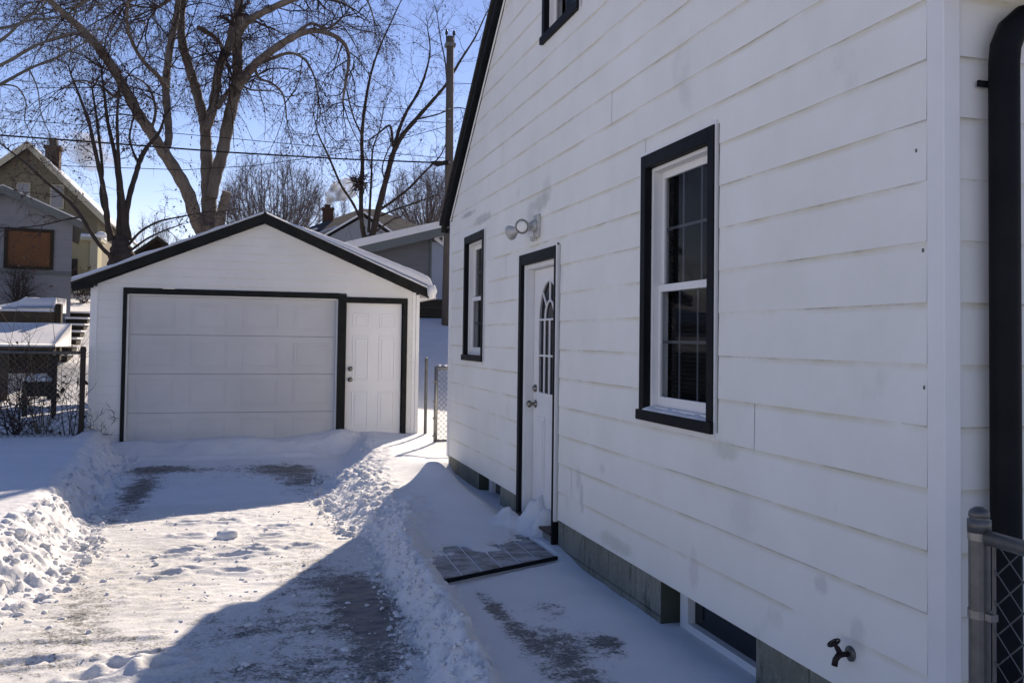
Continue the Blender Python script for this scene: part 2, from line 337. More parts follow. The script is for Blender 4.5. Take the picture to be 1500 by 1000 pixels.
def window(u0, u1, z0, z1, snow=True, sill=True, single=False):
    t = .060
    wf = MB(); wf.box(W, u0, u0 + t, z0 + .05, z1, -.02, .022); wf.box(W, u1 - t, u1, z0 + .05, z1, -.02, .022)
    wf.box(W, u0 + t, u1 - t, z1 - .075, z1, -.02, .0215)
    wo = wf.build('window_frame', M['black'], house, .003)
    MB().box(W, u0 - .003, u1 + .02, z0 - .008, z0 + .049, -.03, .034).build('sill', M['black'], wo, .004)
    j = MB()                                                                                  # pale J channel round the trim
    for a, b, c, d in ((u0 - .013, u0 - .001, z0 - .03, z1 + .02), (u1 + .001, u1 + .02, z0 + .06, z1 + .02), (u0 - .001, u1 + .001, z1 + .001, z1 + .02)): j.box(W, a, b, c, d, -.002, .014)
    for a, b in ((u0 - .034, u0 - .012), (u1 + .0005, u1 + .016)): MB().box(W, a, b, z0, z1, -.02, -.004).build('groove_shade', M['conc'], wo)  # block-grey strips: shade inside the channel groove, put into the colour
    j.build('trim_channel', M['white'], wo)
    a0, a1, b0, b1 = u0 + t, u1 - t, z0 + .05, z1 - .075
    fr = MB(); q = .022; fr.box(W, a0, a0 + q, b0, b1, -.12, -.0205); fr.box(W, a1 - q, a1, b0, b1, -.12, -.0205)
    fr.box(W, a0 + q, a1 - q, b1 - q, b1, -.12, -.021); fr.box(W, a0 + q, a1 - q, b0, b0 + q, -.12, -.021); fr.build('jamb', M['white'], wo, .003)
    a0 += q; a1 -= q; b0 += q; b1 -= q; mid = (b0 + b1) / 2
    for lo, hi, n in ((mid - .02, b1, -.075), (b0, mid + .02, -.055)):
        s = MB(); e = .03; be = .055 if lo == b0 else .042
        s.box(W, a0, a0 + e, lo, hi, n - .018, n); s.box(W, a1 - e, a1, lo, hi, n - .018, n); s.box(W, a0 + e, a1 - e, hi - .04, hi, n - .018, n + .001); s.box(W, a0 + e, a1 - e, lo, lo + be, n - .018, n + .001)
        so_ = s.build('sash', M['white'], wo, .002)
        MB().add([W(a0 + e - .005, lo + be - .005, n - .010), W(a1 - e + .005, lo + be - .005, n - .010), W(a1 - e + .005, hi - .035, n - .010), W(a0 + e - .005, hi - .035, n - .010)], [(0, 1, 2, 3)]).build('pane', M['glass'], so_)
        gr = MB(); w3 = (a1 - a0 - 2 * e) / 3
        for i in (1, 2): gr.box(W, a0 + e + w3 * i - .008, a0 + e + w3 * i + .008, lo + be, hi - .04, n - .02, n - .015)
        h2 = lo + be + (hi - .04 - lo - be) * .52; gr.box(W, a0 + e, a1 - e, h2 - .008, h2 + .008, n - .0195, n - .0155)
        gr.build('grille', M['grille'], so_)
    bl = MB(); z = b0 - .02
    while z < b1: bl.add([W(a0 - .02, z, -.16), W(a1 + .02, z, -.16), W(a1 + .02, z + .022, -.14), W(a0 - .02, z + .022, -.14)], [(0, 1, 2, 3)]); z += .024
    bl.add([W(a0 - .1, b0 - .1, -.2), W(a1 + .1, b0 - .1, -.2), W(a1 + .1, b1 + .1, -.2), W(a0 - .1, b1 + .1, -.2)], [(0, 1, 2, 3)])
    bl.build('blind', M['blind'], wo)
    if snow:
        v, fc = [], []; N = 24
        for i in range(N + 1):
            u = a0 - .03 + (a1 - a0 + .06) * i / N; h = .008 + .016 * abs(math.sin(i * .9) * math.cos(i * .37 + 1)) + .008 * (i / N)
            for n, zz in ((-.11, 0), (-.115, h + .01), (-.06, h), (-.02, h * .8), (.02, h * .35), (.026, 0)): v.append(W(u, b0 - q + zz, n))
        for i in range(N):
            for k in range(5): fc.append((i * 6 + k, i * 6 + k + 1, i * 6 + k + 7, i * 6 + k + 6))
        MB().add(v, fc).build('sill_snow', M['snow'], wo, 0, True)
    return wo
window(*WIN); window(*SW, snow=False); window(*TW, snow=False)
# ---- side door
u0, u1, z0, z1 = DOOR; t = .062
df = MB(); df.box(W, u1 - t, u1, z0 - .02, z1, -.05, .028); df.box(W, u0 + .022, u0 + .022 + .03, z0 - .3, z1, -.05, .028); df.box(W, u0 + .052, u1 - t, z1 - .085, z1, -.05, .027)
dfo = df.build('door_frame', M['black'], house, .003)
MB().box(W, u0 - .034, u0 - .002, z0 + .15, z1, -.02, -.004).build('groove_shade', M['conc'], dfo)  # grey strip beside the door trim, its dark colour standing for groove shadow
MB().box(W, u0, u0 + .021, z0 + .15, z1 + .015, -.02, .022).box(W, u0, u1 + .02, z1 + .001, z1 + .018, -.002, .02).build('trim_channel', M['white'], dfo)
jb = MB(); jb.box(W, u1 - t - .05, u1 - t, z0, z1 - .085, -.16, -.002); jb.box(W, u0 + .053, u0 + .09, z0, z1 - .085, -.16, -.01); jb.box(W, u0 + .09, u1 - t - .05, z1 - .12, z1 - .085, -.16, -.01); jb.build('door_jamb', M['white'], dfo, .002)
da, db_, dz0, dz1 = u0 + .095, u1 - t - .055, z0 + .06, z1 - .125
dn = -.075
# door slab with an arched light
uc, zc, hw = (da + db_) / 2, 1.72, .245; lz0 = 1.13; ah = .30
def arc(r, ry, n=24): return [(uc + r * math.cos(math.pi * i / n), zc + ry * math.sin(math.pi * i / n)) for i in range(n + 1)]
hole = [(uc + hw, lz0)] + arc(hw, ah) + [(uc - hw, lz0)]
def plate_with_hole(mb, outer, hole, W, n0, n1):
    bm = bmesh.new(); ov = [bm.verts.new((u, v, 0)) for u, v in outer]; hv = [bm.verts.new((u, v, 0)) for u, v in hole]
    ed = [bm.edges.new((ov[i], ov[(i + 1) % len(ov)])) for i in range(len(ov))] + [bm.edges.new((hv[i], hv[(i + 1) % len(hv)])) for i in range(len(hv))]
    bmesh.ops.triangle_fill(bm, use_beauty=True, edges=ed); bm.verts.index_update()
    vv = [(x.co.x, x.co.y) for x in bm.verts]; ff = [tuple(x.index for x in fc.verts) for fc in bm.faces]; bm.free()
    for n in (n0, n1): mb.add([W(u, v, n) for u, v in vv], ff)
    for L in (outer, hole):
        k = len(L); mb.add([W(u, v, n0) for u, v in L] + [W(u, v, n1) for u, v in L], [(i, (i + 1) % k, k + (i + 1) % k, k + i) for i in range(k)])
    return mb
door = plate_with_hole(MB(), [(da, dz0), (db_, dz0), (db_, dz1), (da, dz1)], hole, W, dn - .04, dn).build('door', M['door_white'], house)
MB().prism(W, hole, dn - .03, dn - .022).build('pane', M['darkglass'], door)
mu = MB(); r = .009
def bar(p, q): mu.tube([W(*p, dn - .012), W(*q, dn - .012)], r, 6)
for a, b in (((uc, lz0), (uc, zc)), ((uc - hw, lz0 + .3), (uc + hw, lz0 + .3)), ((uc - hw, zc - .005), (uc + hw, zc - .005))): bar(a, b)
for c in (-hw / 2, hw / 2): bar((uc + c, lz0), (uc + c, zc))
ins = [(uc + .11 * math.cos(math.pi * i / 14), zc + .14 * math.sin(math.pi * i / 14)) for i in range(15)]
mu.tube([W(*p, dn - .012) for p in ins], r, 6)
for a in (45, 90, 135):
    c, s_ = math.cos(math.radians(a)), math.sin(math.radians(a)); bar((uc + .11 * c, zc + .14 * s_), (uc + hw * c, zc + ah * s_))
mu.tube([W(*p, dn - .004) for p in [(uc + hw, lz0)] + arc(hw, ah) + [(uc - hw, lz0), (uc + hw, lz0)]], .011, 6)
mu.build('muntin', M['white'], door)
ra = MB()
for s_ in (-1, 1):
    c = uc + s_ * .155; ra.box(W, c - .1, c + .1, .40, .95, dn, dn + .006); ra.box(W, c - .07, c + .07, .43, .92, dn + .006, dn + .012)
ra.build('raised_panel', M['door_white'], door, .004)
kn = MB(); kn.lathe(W(db_ - .065, 1.04, dn), (-1, 0, 0), [(0, .033), (.006, .033), (.01, .014), (.035, .012), (.042, .026), (.06, .03), (.07, .022), (.073, .001)], 18)
kn.build('door_knob', M['brass'], door, 0, True)
kn = MB(); kn.lathe(W(db_ - .065, 1.165, dn), (-1, 0, 0), [(0, .03), (.012, .03), (.018, .022), (.024, .02), (.025, .001)], 18); kn.build('deadbolt', M['brass'], door, 0, True)
MB().box(W, u0 + .055, u1 - t, z0 + .038, z0 + .058, -.16, .035).build('threshold', M['brown'], house, .004)
MB().box(W, u0 + .055, u1 - t, -.3, z0 + .036, -.25, .012).build('door_step', M['lightconc'], house, .006)
# ---- roof, rake boards, gutter
EV = .22
def slope(yo, side, x0, x1, zo, th):
    e = HY1 + EV if side > 0 else HY0 - EV
    ze, zr = rake(HY1 + EV) + zo, RTOP + zo
    return [(x0, e, ze), (x1, e, ze), (x1, RIDGE, zr), (x0, RIDGE, zr), (x0, e, ze + th), (x1, e, ze + th), (x1, RIDGE, zr + th), (x0, RIDGE, zr + th)]
BOXF = [(0, 1, 2, 3), (4, 7, 6, 5), (0, 4, 5, 1), (2, 6, 7, 3), (1, 5, 6, 2), (0, 3, 7, 4)]
rf = MB()
for s_ in (1, -1): rf.add(slope(0, s_, HX - .10, HXR + .1, .15, .05), BOXF)
roof = rf.build('roof', M['shingle'], house)
rb = MB()
for s_ in (1, -1):
    e = HY1 + EV if s_ > 0 else HY0 - EV; ze = rake(HY1 + EV)
    p = [(HX - .078, e, max(ze, 2.76)), (HX - .078, RIDGE, RTOP), (HX - .078, RIDGE, RTOP + .15), (HX - .078, e, ze + .15)]
    rb.add([q for q in p] + [(HX - .02, b, c) for a, b, c in p], [(0, 1, 2, 3), (4, 7, 6, 5), (0, 4, 5, 1), (1, 5, 6, 2), (2, 6, 7, 3), (3, 7, 4, 0)])
rb.build('rake_board', M['black'], roof, .004)
sf = MB()
for e0, e1 in ((HY1 + .01, HY1 + EV - .002), (HY0 - EV + .002, HY0 - .01)): MB().box(WX(0), e0, e1, 2.745, 2.80, -HXR, -(HX - .02)).build('soffit', M['black'], roof)
# rake edge channel on the wall
rc = MB()
for s_ in (1, -1):
    a = (HX - .018, HY1 if s_ > 0 else HY0, rake(HY1)); b = (HX - .018, RIDGE, RTOP); rc.tube([a, b], .008, 6)
rc.build('rake_channel', M['white'], roof)
# downspout on the front wall
ds = MB(); dx, dy = 2.346, HY0 - .045
ds.tube([(dx, dy, -.05), (dx, dy, 1.2), (dx, dy, 2.47), (dx + .006, dy, 2.53), (dx + .03, dy - .002, 2.585), (dx + .075, dy - .006, 2.625), (dx + .14, dy - .012, 2.645), (dx + .32, dy - .05, 2.69), (dx + .36, dy - .09, 2.74), (dx + .36, dy - .12, 2.9)], .047, 20)
ds.box(WY(HY0), dx - .062, dx + .05, 2.405, 2.425, -.004, .004)
ds.build('downspout', M['black'], house, 0, True)
MB().tube([(HX + .05, HY0 - .14, 2.92), (HXR, HY0 - .14, 2.92)], .06, 12).build('gutter', M['black'], roof)
# nails / fixings on the siding
for y, z in ((2.425, 1.405), (2.46, 2.2), (2.43, 1.86)): MB().box(W, y, y + .004, z, z + .012, .002, .008).build('siding_nail', M['galv'], house)
# ---- floodlight above the side door (bolted on, lifts off)
fl = thing('floodlight', 'twin-headed grey outdoor floodlight mounted above the side door of the white house', 'floodlight', (HX, 6.62, 2.44))
MB().box(W, 6.49, 6.61, 2.35, 2.53, .0, .03).lathe(W(6.55, 2.44, .03), (-1, 0, 0), [(0, .05), (.03, .045), (.035, .03), (.05, .028), (.051, .001)], 16).build('mounting_plate', M['lamp_alu'], fl, .006)
def lamp(c, d):
    c = np.array(c); d = np.array(d, float); d /= np.linalg.norm(d)
    h = MB().lathe(c, d, [(-.03, .001), (-.029, .02), (.02, .023), (.04, .03), (.09, .058), (.104, .061), (.104, .054), (.094, .052)], 20).build('lamp_head', M['lamp_alu'], fl, 0, True)
    MB().lathe(c, d, [(.095, .053), (.103, .046), (.109, .025), (.111, .001)], 20).build('lens', M['lens'], h, 0, True)
    MB().torus(c + d * .104, d, .0575, .003, 24, 6).build('rim', M['lamp_alu'], h, 0, True)
c1 = W(6.60, 2.44, .085); c2 = W(6.70, 2.43, .11)
lamp(c1, (-.55, -.72, -.12)); lamp(c2, (-.5, .8, -.22))
MB().tube([W(6.55, 2.44, .045), c1], .016, 8).tube([W(6.55, 2.43, .045), W(6.63, 2.415, .07), c2], .014, 8).box(W, 6.555, 6.60, 2.325, 2.36, .03, .055).build('arm', M['lamp_alu'], fl, 0)
# ---- garden tap
tp = thing('garden_faucet', 'rusty dark outdoor faucet with round handwheel sticking out of the white siding', 'faucet', (HX, 2.82, .41))
ty, tz = 2.80, .415
TK = .78
W0 = W
W = lambda u, v, n: W0(ty + (u - ty) * TK, tz + (v - tz) * TK, n * TK)
MB().lathe(W(ty, tz, .004), (-1, 0, 0), [(0, .028), (.006, .028), (.010, .02), (.012, .01)], 20).build('wall_flange', M['galv'], tp, 0, True)
b = MB(); b.tube([W(ty, tz, 0), W(ty, tz, .05), W(ty + .002, tz - .002, .07), W(ty + .004, tz - .022, .086), W(ty + .004, tz - .05, .092)], [.010, .010, .012, .011, .0115], 12)
b.tube([W(ty, tz + .0, .06), W(ty + .006, tz + .03, .075), W(ty + .012, tz + .052, .088)], [.011, .010, .005], 10); b.build('spout', M['rust'], tp, 0, True)
hwc = np.array(W(ty + .012, tz + .054, .09)); ax = np.array((-.45, .2, .85)); ax /= np.linalg.norm(ax)
h = MB().torus(hwc, ax, .023, .0038, 22, 7); a1 = np.cross(ax, [1, 0, 0]); a1 /= np.linalg.norm(a1); a2 = np.cross(ax, a1)
for i in range(5): q = 2 * math.pi * i / 5; h.tube([hwc, hwc + .023 * (math.cos(q) * a1 + math.sin(q) * a2)], .0035, 6)
h.lathe(hwc - ax * .006, ax, [(0, .009), (.012, .009), (.013, .001)], 10); h.build('handwheel', M['rust'], tp, 0, True)
W = W0
# ---- low board platform at the side door
pf = thing('door_platform', 'low dark board platform dusted with snow in front of the side door', 'platform', (1.65, 5.9, .05))
pa, pb, pc, pd = np.array((1.175, 5.40)), np.array((2.06, 5.80)), np.array((2.06, 6.72)), np.array((1.19, 6.45))
PZ = .068
def pq(s_, t_): return (1 - t_) * ((1 - s_) * pa + s_ * pb) + t_ * ((1 - s_) * pd + s_ * pc)
b = MB(); NB = 6
for i in range(NB):
    s0, s1 = i / NB + .007, (i + 1) / NB - .007
    P = [pq(s0, 0.012), pq(s1, 0.012), pq(s1, 1), pq(s0, 1)]
    b.add([(*p, PZ - .03) for p in P] + [(*p, PZ) for p in P], BOXF)
b.build('boards', M['plat'], pf, .004)
P = [pq(0.003, .013), pq(.997, .013), pq(.997, .997), pq(0.003, .997)]; MB().add([(*p, PZ - .04) for p in P] + [(*p, PZ - .006) for p in P], BOXF).build('packed_snow', M['snow'], pf)
b = MB(); e0, e1 = pq(-.01, 0), pq(1.0, 0); d = np.array((.45, -.9)) / 100
P = [e0, e1, e1 + d * 1.4, e0 + d * 1.4]; b.add([(*p, PZ - .022) for p in P] + [(*p, PZ + .003) for p in P], BOXF); b.build('front_edge', M['black'], pf)
# ================================================================== GARAGE
GY, GX0, GX1, GD = 12.6, -1.99, 2.34, 5.4
AX, AZ = .172, 3.10                                  # apex of the gable wall
def gz(x): return AZ - .425 * abs(x - AX)            # underside of the rake
def gl(z):
    d = (AZ - z) / .425; return (max(GX0 + .08, AX - d), min(GX1 - .08, AX + d))
gar = thing('garage', 'small white gabled garage with black trim and snowy roof ending the driveway', 'garage', (AX, GY, 0))
GW = WY(GY)
OP = (-1.60, 1.30, -.1, 2.175); MD = (1.30, 2.17, -.1, 2.125)
siding(MB(), GW, .1 - .336, AZ, .112, gl, [OP, MD], .015, .001, brk=[gz(GX0 + .08), gz(GX1 - .08)]).build('siding_wall', M['garage_siding'], gar)
b = MB(); b.box(GW, GX0, GX0 + .085, -.2, gz(GX0) - .0, -.05, .02); c1o = b.build('corner_board', M['white'], gar, .004)
b = MB(); b.box(GW, GX1 - .05, GX1, -.2, gz(GX1) - .0, -.05, .02).box(GW, GX1 - .10, GX1 - .052, -.2, gz(GX1 - .08), -.05, .014); b.build('corner_board', M['white'], gar, .004)
b = MB()
for x in (GX0, GX1): b.add([(x, GY + .02, -.3), (x, GY + GD, -.3), (x, GY + GD, gz(x)), (x, GY + .02, gz(x))], [(0, 1, 2, 3)])
b.add([(GX0, GY + GD, -.3), (GX1, GY + GD, -.3), (GX1, GY + GD, gz(GX1)), (AX, GY + GD, AZ), (GX0, GY + GD, gz(GX0))], [(0, 1, 2, 3, 4)])
b.build('side_wall', M['garage_siding'], gar)
b = MB(); b.box(GW, -1.595, -1.548, .02, 2.17, -.06, .035); b.box(GW, -1.548, 1.185, 2.093, 2.17, -.06, .034); b.build('door_trim', M['black_flaked'], gar, .004)
b = MB(); b.box(GW, 1.185, 1.302, .18, 2.155, -.05, .04); b.build('door_post', M['black_flaked'], gar, .005)
b = MB(); b.box(GW, 1.302, 2.165, 2.045, 2.125, -.06, .033); b.box(GW, 2.103, 2.165, .10, 2.045, -.06, .032); b.build('door_trim', M['black_flaked'], gar, .004)
b = MB(); b.box(GW, -1.548, -1.528, 0, 2.09, -.1, .005); b.box(GW, 1.168, 1.185, 0, 2.09, -.1, .005); b.box(GW, -1.528, 1.168, 2.078, 2.093, -.1, .004); b.build('stop_moulding', M['white'], gar)
# overhead door: four sections of four raised panels
od = None; sh = .5195
for i in range(4):
    z0 = 0.0 + sh * i; b = MB(); b.box(GW, -1.527, 1.167, z0 + .0015, z0 + sh - .0015, -.10, -.06)
    s_ = b.build('overhead_door' if od is None else 'door_section', M['overhead'], gar if od is None else od, .004)
    if od is None: od = s_
    p = MB(); pw = 2.694 / 4
    for k in range(4):
        a0 = -1.527 + pw * k + .10; a1 = -1.527 + pw * (k + 1) - .10; v0, v1 = z0 + .095, z0 + sh - .085
        # moulded rim round a flat field
        for (q0, q1, r0, r1) in ((a0, a1, v0, v0 + .02), (a0, a1, v1 - .02, v1), (a0, a0 + .02, v0 + .02, v1 - .02), (a1 - .02, a1, v0 + .02, v1 - .02)): p.box(GW, q0, q1, r0, r1, -.062, -.0552)
        p.box(GW, a0 + .045, a1 - .045, v0 + .045, v1 - .045, -.062, -.057)
    p.build('raised_panel', M['overhead'], s_, .004)
# walk-in door: six raised panels
b = MB(); b.box(GW, 1.306, 2.09, .03, 2.045, -.07, -.03); md = b.build('walk_in_door', M['door_white'], gar, .003)
p = MB()
for cx in (1.515, 1.885):
    for v0, v1 in ((1.70, 1.90), (.95, 1.58), (.28, .80)):
        a0, a1 = cx - .115, cx + .115
        for (q0, q1, r0, r1) in ((a0, a1, v0, v0 + .016), (a0, a1, v1 - .016, v1), (a0, a0 + .016, v0 + .016, v1 - .016), (a1 - .016, a1, v0 + .016, v1 - .016)): p.box(GW, q0, q1, r0, r1, -.032, -.0235)
        p.box(GW, a0 + .04, a1 - .04, v0 + .04, v1 - .04, -.032, -.0235)
p.build('raised_panel', M['door_white'], md, .003)
for z in (.965, 1.115):
    MB().lathe(GW(1.375, z, -.03), (0, -1, 0), [(0, .034), (.008, .034), (.012, .02), (.03, .018), (.036, .026), (.05, .022), (.051, .001)], 16).build('door_knob', M['brass'], md, 0, True)
# roof
OVF = .13
rt = []
def groof(th, zo, xa, xb, y0, y1):
    b = MB()
    za, zb = gz(xa) + zo, gz(xb) + zo; zr = AZ + zo
    b.add([(xa, y0, za), (AX, y0, zr), (AX, y1, zr), (xa, y1, za), (xa, y0, za + th), (AX, y0, zr + th), (AX, y1, zr + th), (xa, y1, za + th)], BOXF)
    b.add([(xb, y0, zb), (AX, y0, zr), (AX, y1, zr), (xb, y1, zb), (xb, y0, zb + th), (AX, y0, zr + th), (AX, y1, zr + th), (xb, y1, zb + th)], BOXF); return b
gro = groof(.035, .10, GX0 - .22, GX1 + .12, GY - OVF + .012, GY + GD + .1).build('roof', M['shingle'], gar)
b = MB()
for xe in (GX0 - .20, GX1 + .11):
    p = [(xe, gz(xe) + (-.0 if xe > 0 else .015)), (AX, AZ), (AX, AZ + .145), (xe, gz(xe) + (.105 if xe < 0 else .145))]
    b.prism(GW, p, OVF - .03, OVF)
b.build('fascia_board', M['black_flaked'], gro, .004)
b = MB(); xe = GX0 - .2; b.prism(GW, [(xe, gz(xe) + .005), (GX0 + .05, gz(GX0 + .05) - .045), (GX0 + .05, gz(GX0 + .05) + .02), (xe, gz(xe) + .08)], OVF - .028, OVF + .006); b.build('fascia_end', M['black_flaked'], gro, .003)
b = MB()
for x0, x1 in ((GX0 - .19, AX), (AX, GX1 + .10)):
    b.add([(x0, GY - OVF + .03, gz(x0) + .03), (x1, GY - OVF + .03, gz(x1) + .03), (x1, GY - .005, gz(x1) + .03), (x0, GY - .005, gz(x0) + .03)], [(0, 1, 2, 3)])
b.box(WX(0), GY, GY + GD, gz(GX1 + .1) - .02, gz(GX1 + .1) + .0, -(GX1 + .11), -(GX1 + .0)); b.build('soffit', M['white'], gro)
# snow lying on the garage roof (thick along the right eave)
def vnoise(x, y, sc, seed):
    x = np.asarray(x, float) * sc; y = np.asarray(y, float) * sc
    T = np.random.default_rng(seed).random((257, 257)); xi = np.floor(x).astype(int); yi = np.floor(y).astype(int); fx = x - xi; fy = y - yi
    fx = fx * fx * (3 - 2 * fx); fy = fy * fy * (3 - 2 * fy); g = lambda a, c: T[a % 257, c % 257]
    return (g(xi, yi) * (1 - fx) + g(xi + 1, yi) * fx) * (1 - fy) + (g(xi, yi + 1) * (1 - fx) + g(xi + 1, yi + 1) * fx) * fy
def fbm(x, y, sc, seed, o=4, gain=.5):
    s = 0; a = 1; t = 0
    for i in range(o): s = s + a * vnoise(x, y, sc * 2 ** i, seed + i * 13); t += a; a *= gain
    return s / t
def snow_slab(name, xs, ys, base, thick, parent, lip=0):
    """closed snow layer: base(x), thickness array >= 0"""
    X, Y = np.meshgrid(xs, ys, indexing='ij'); T = thick(X, Y); B = base(X)
    nx, ny = X.shape; top = np.stack([X, Y, B + T], -1).reshape(-1, 3); bot = np.stack([X, Y, B + 0 * T - .004], -1).reshape(-1, 3)
    V = np.vstack([top, bot]); F = []; n = nx * ny
    idx = lambda i, j: i * ny + j
    for i in range(nx - 1):
        for j in range(ny - 1):
            F.append((idx(i, j), idx(i + 1, j), idx(i + 1, j + 1), idx(i, j + 1))); F.append((n + idx(i, j), n + idx(i, j + 1), n + idx(i + 1, j + 1), n + idx(i + 1, j)))
    ring = [idx(i, 0) for i in range(nx)] + [idx(nx - 1, j) for j in range(1, ny)] + [idx(i, ny - 1) for i in range(nx - 2, -1, -1)] + [idx(0, j) for j in range(ny - 2, 0, -1)]
    for a, c in zip(ring, ring[1:] + ring[:1]): F.append((a, c, n + c, n + a))
    return np_mesh(name, V, F, M['snow'], parent, True)
ys = np.linspace(GY - OVF - .012, GY + GD + .05, 60)
ys = np.concatenate([[GY - OVF - .015, GY - OVF - .008, GY - OVF + .01, GY - OVF + .04], np.linspace(GY - OVF + .09, GY + GD, 60)])
edgef = lambda Y: np.clip((Y - (GY - OVF - .016)) / .05, 0, 1) ** .5
xs = np.concatenate([np.linspace(AX + .02, GX1 + .1, 70), [GX1 + .14, GX1 + .18, GX1 + .205, GX1 + .215]])
def th_r(X, Y):
    s = np.clip((X - AX) / (GX1 - AX), 0, 1.3); t = .025 + .15 * np.clip((s - .15) / .8, 0, 1) ** .8 + .05 * (fbm(X, Y, 3, 3) - .5) * s
    e = np.clip((GX1 + .216 - X) / .07, 0, 1) ** .5
    return np.maximum(t * edgef(Y), .002) * np.maximum(e, .02)
rbase = lambda X: AZ + .136 - .425 * np.abs(X - AX) - 1.0 * np.clip(X - (GX1 + .12), 0, 1)
snow_slab('roof_snow', xs, ys, rbase, th_r, gro)
xs = np.linspace(GX0 - .215, AX - .02, 70)
def th_l(X, Y):
    t = .012 + .045 * np.clip(fbm(X, Y, 2.2, 31) * 1.6 - .35, 0, 1) + .03 * np.clip((-1.7 - X) / .3, 0, 1)
    return np.maximum(t * edgef(Y), .002)
snow_slab('roof_snow', xs, ys, lambda X: AZ + .137 - .425 * np.abs(X - AX), th_l, gro)
# icicle-like lump hanging off the right eave end
b = MB(); b.tube([(GX1 + .14, GY - OVF + .02, gz(GX1) + .13), (GX1 + .16, GY - OVF + .02, gz(GX1) + .05), (GX1 + .145, GY - OVF + .03, gz(GX1) - .02), (GX1 + .13, GY - OVF + .04, gz(GX1) - .05)], [.06, .075, .06, .015], 10); b.build('eave_snow', M['snow'], gro, 0, True)

# ================================================================== GROUND
def hill(y): return np.interp(y, [12.4, 14, 16, 18, 21, 24, 32, 45, 100, 400], [.22, .40, .68, 1.2, 2.02, 2.28, 2.95, 4.2, 7, 12])
def sst(a, b_, x): t = np.clip((x - a) / (b_ - a), 0, 1); return t * t * (3 - 2 * t)
xd = np.arange(-3.3, 2.36, .018); yd = np.arange(2.9, 12.8, .018)
gx = np.concatenate([-np.geomspace(400, 3.6, 46), [-3.45], xd, np.geomspace(2.45, 400, 46)])
gy = np.concatenate([-np.geomspace(200, .5, 22), np.linspace(0, 2.8, 36), yd, np.linspace(12.86, 26, 120), np.geomspace(27, 600, 50)])
X, Y = np.meshgrid(gx, gy, indexing='ij')
xl = np.interp(Y, [0, 3.5, 5.2, 6.0, 7.0, 7.9, 9.5, 10.8, 12.2], [-1.9, -1.62, -1.36, -1.08, -1.10, -1.22, -1.26, -1.32, -1.45]) + .10 * (fbm(X, Y, 2.6, 5) - .5)
xr = np.interp(Y, [0, 3.4, 4.25, 5.7, 7.0, 7.8, 8.6, 9.6, 10.8, 12.2], [.74, .74, .80, .85, .88, .80, .74, .84, 1.05, 1.25]) + .10 * (fbm(X, Y, 2.8, 9) - .5)
near = (Y < 12.7)
H = .012 * fbm(X, Y, 4, 21) + .016 * fbm(X, Y * 2.4, 9, 22, 4, .6) + .012 * np.clip(fbm(X, Y * 1.8, 26, 27, 3) - .5, 0, 1) * 2 * fbm(X, Y, 1.5, 29) * 2
# left bank and lawn
drive0 = (X > xl) & (X < xr) & (Y < 9) & (Y > 2.8)
lawn = .27 + .05 * (fbm(X, Y, .7, 33) - .5) + .02 * (fbm(X, Y, 2.5, 35) - .5)
wl = np.interp(Y, [3, 5.5, 7.9, 8.3, 12], [.62, .60, .36, .40, .46])
tl = sst(0, 1, (xl - X) / wl)
chunkL = (fbm(X, Y, 7, 41, 3) - .45) * .10 + np.abs(fbm(X, Y, 15, 43, 3) - .5) * .10
Hl = (lawn + .03) * tl + chunkL * np.clip(4 * tl * (1.02 - tl), 0, 1) * np.where(Y < 8.05, 1, .55)
H = np.where(tl > 0, np.maximum(H, Hl + .012), H)
# right bank
wr = np.interp(Y, [0, 6.3, 7.3, 10.2, 11.3], [.2, .2, .52, .55, .3])
xr = xr - np.interp(Y, [6.2, 7.6, 9.5, 10.8], [0, .13, .10, 0])
xc = xr + wr * .95
cr = np.interp(Y, [0, 3, 4, 5.5, 6.5, 7.2, 8.2, 9.2, 10.5, 12], [.15, .165, .19, .205, .20, .18, .18, .18, .19, .2])
tr = sst(0, 1, (X - xr) / wr) * .6 + .4 * np.clip((X - xr) / wr, 0, 1)
back = np.interp(Y, [0, 3.4, 4.3, 5.0, 5.7, 6.6, 7.3, 12], [-.12, -.08, -.05, .0, .042, .12, .18, .20])                 # level beyond the bank: path, then drift
bank = np.where(X < xc, cr * tr, back + (cr - back) * (1 - sst(0, .20, X - xc)))
chunkR = (fbm(X, Y, 8, 51, 3) - .45) * .075 + np.abs(fbm(X, Y, 17, 53, 3) - .5) * .08
onb = np.clip(tr * (1 - sst(.05, .34, X - xc)) * 1.2, 0, 1) * np.where(Y > 7, .8, 1)
bank = bank + chunkR * onb * np.interp(Y, [3, 6.5, 7.2, 9.5, 10.5], [1.15, 1.05, 1, 1, .4])
H = np.where(tr > 0, np.maximum(H * (1 - tr), bank), H)
# drift against the house, dipping along the wall
inside = (X > xc)
dr = sst(6.55, 7.5, Y) * (1 - sst(9.6, 11.5, Y) * .4)
H = H + np.where(inside, dr * (.04 * np.exp(-((X - 1.70) / .25) ** 2) + .10 * np.exp(-((X - 1.84) / .17) ** 2 - ((Y - 8.75) / .5) ** 2)), 0)
wallz = np.interp(Y, [0, 3.0, 4.3, 5.0, 6.0, 7.0, 9.4, 9.9], [-.26, -.23, -.12, -.03, .08, .09, .10, .2])          # level right at the foundation
tw_ = np.where(Y < 6.3, sst(1.72, 2.14, X), sst(1.86, 2.12, X)) * (1 - sst(9.5, 9.9, Y))
H = np.where(inside, H * (1 - tw_) + wallz * tw_, H)
pn = .55 + .9 * fbm(X, Y, 9, 61, 4, .6)
pile = (.27 * np.exp(-((X - 2.18) / .15) ** 2 - ((Y - 6.60) / .13) ** 2) + .20 * np.exp(-((X - 2.17) / .13) ** 2 - ((Y - 6.40) / .07) ** 2)) * pn
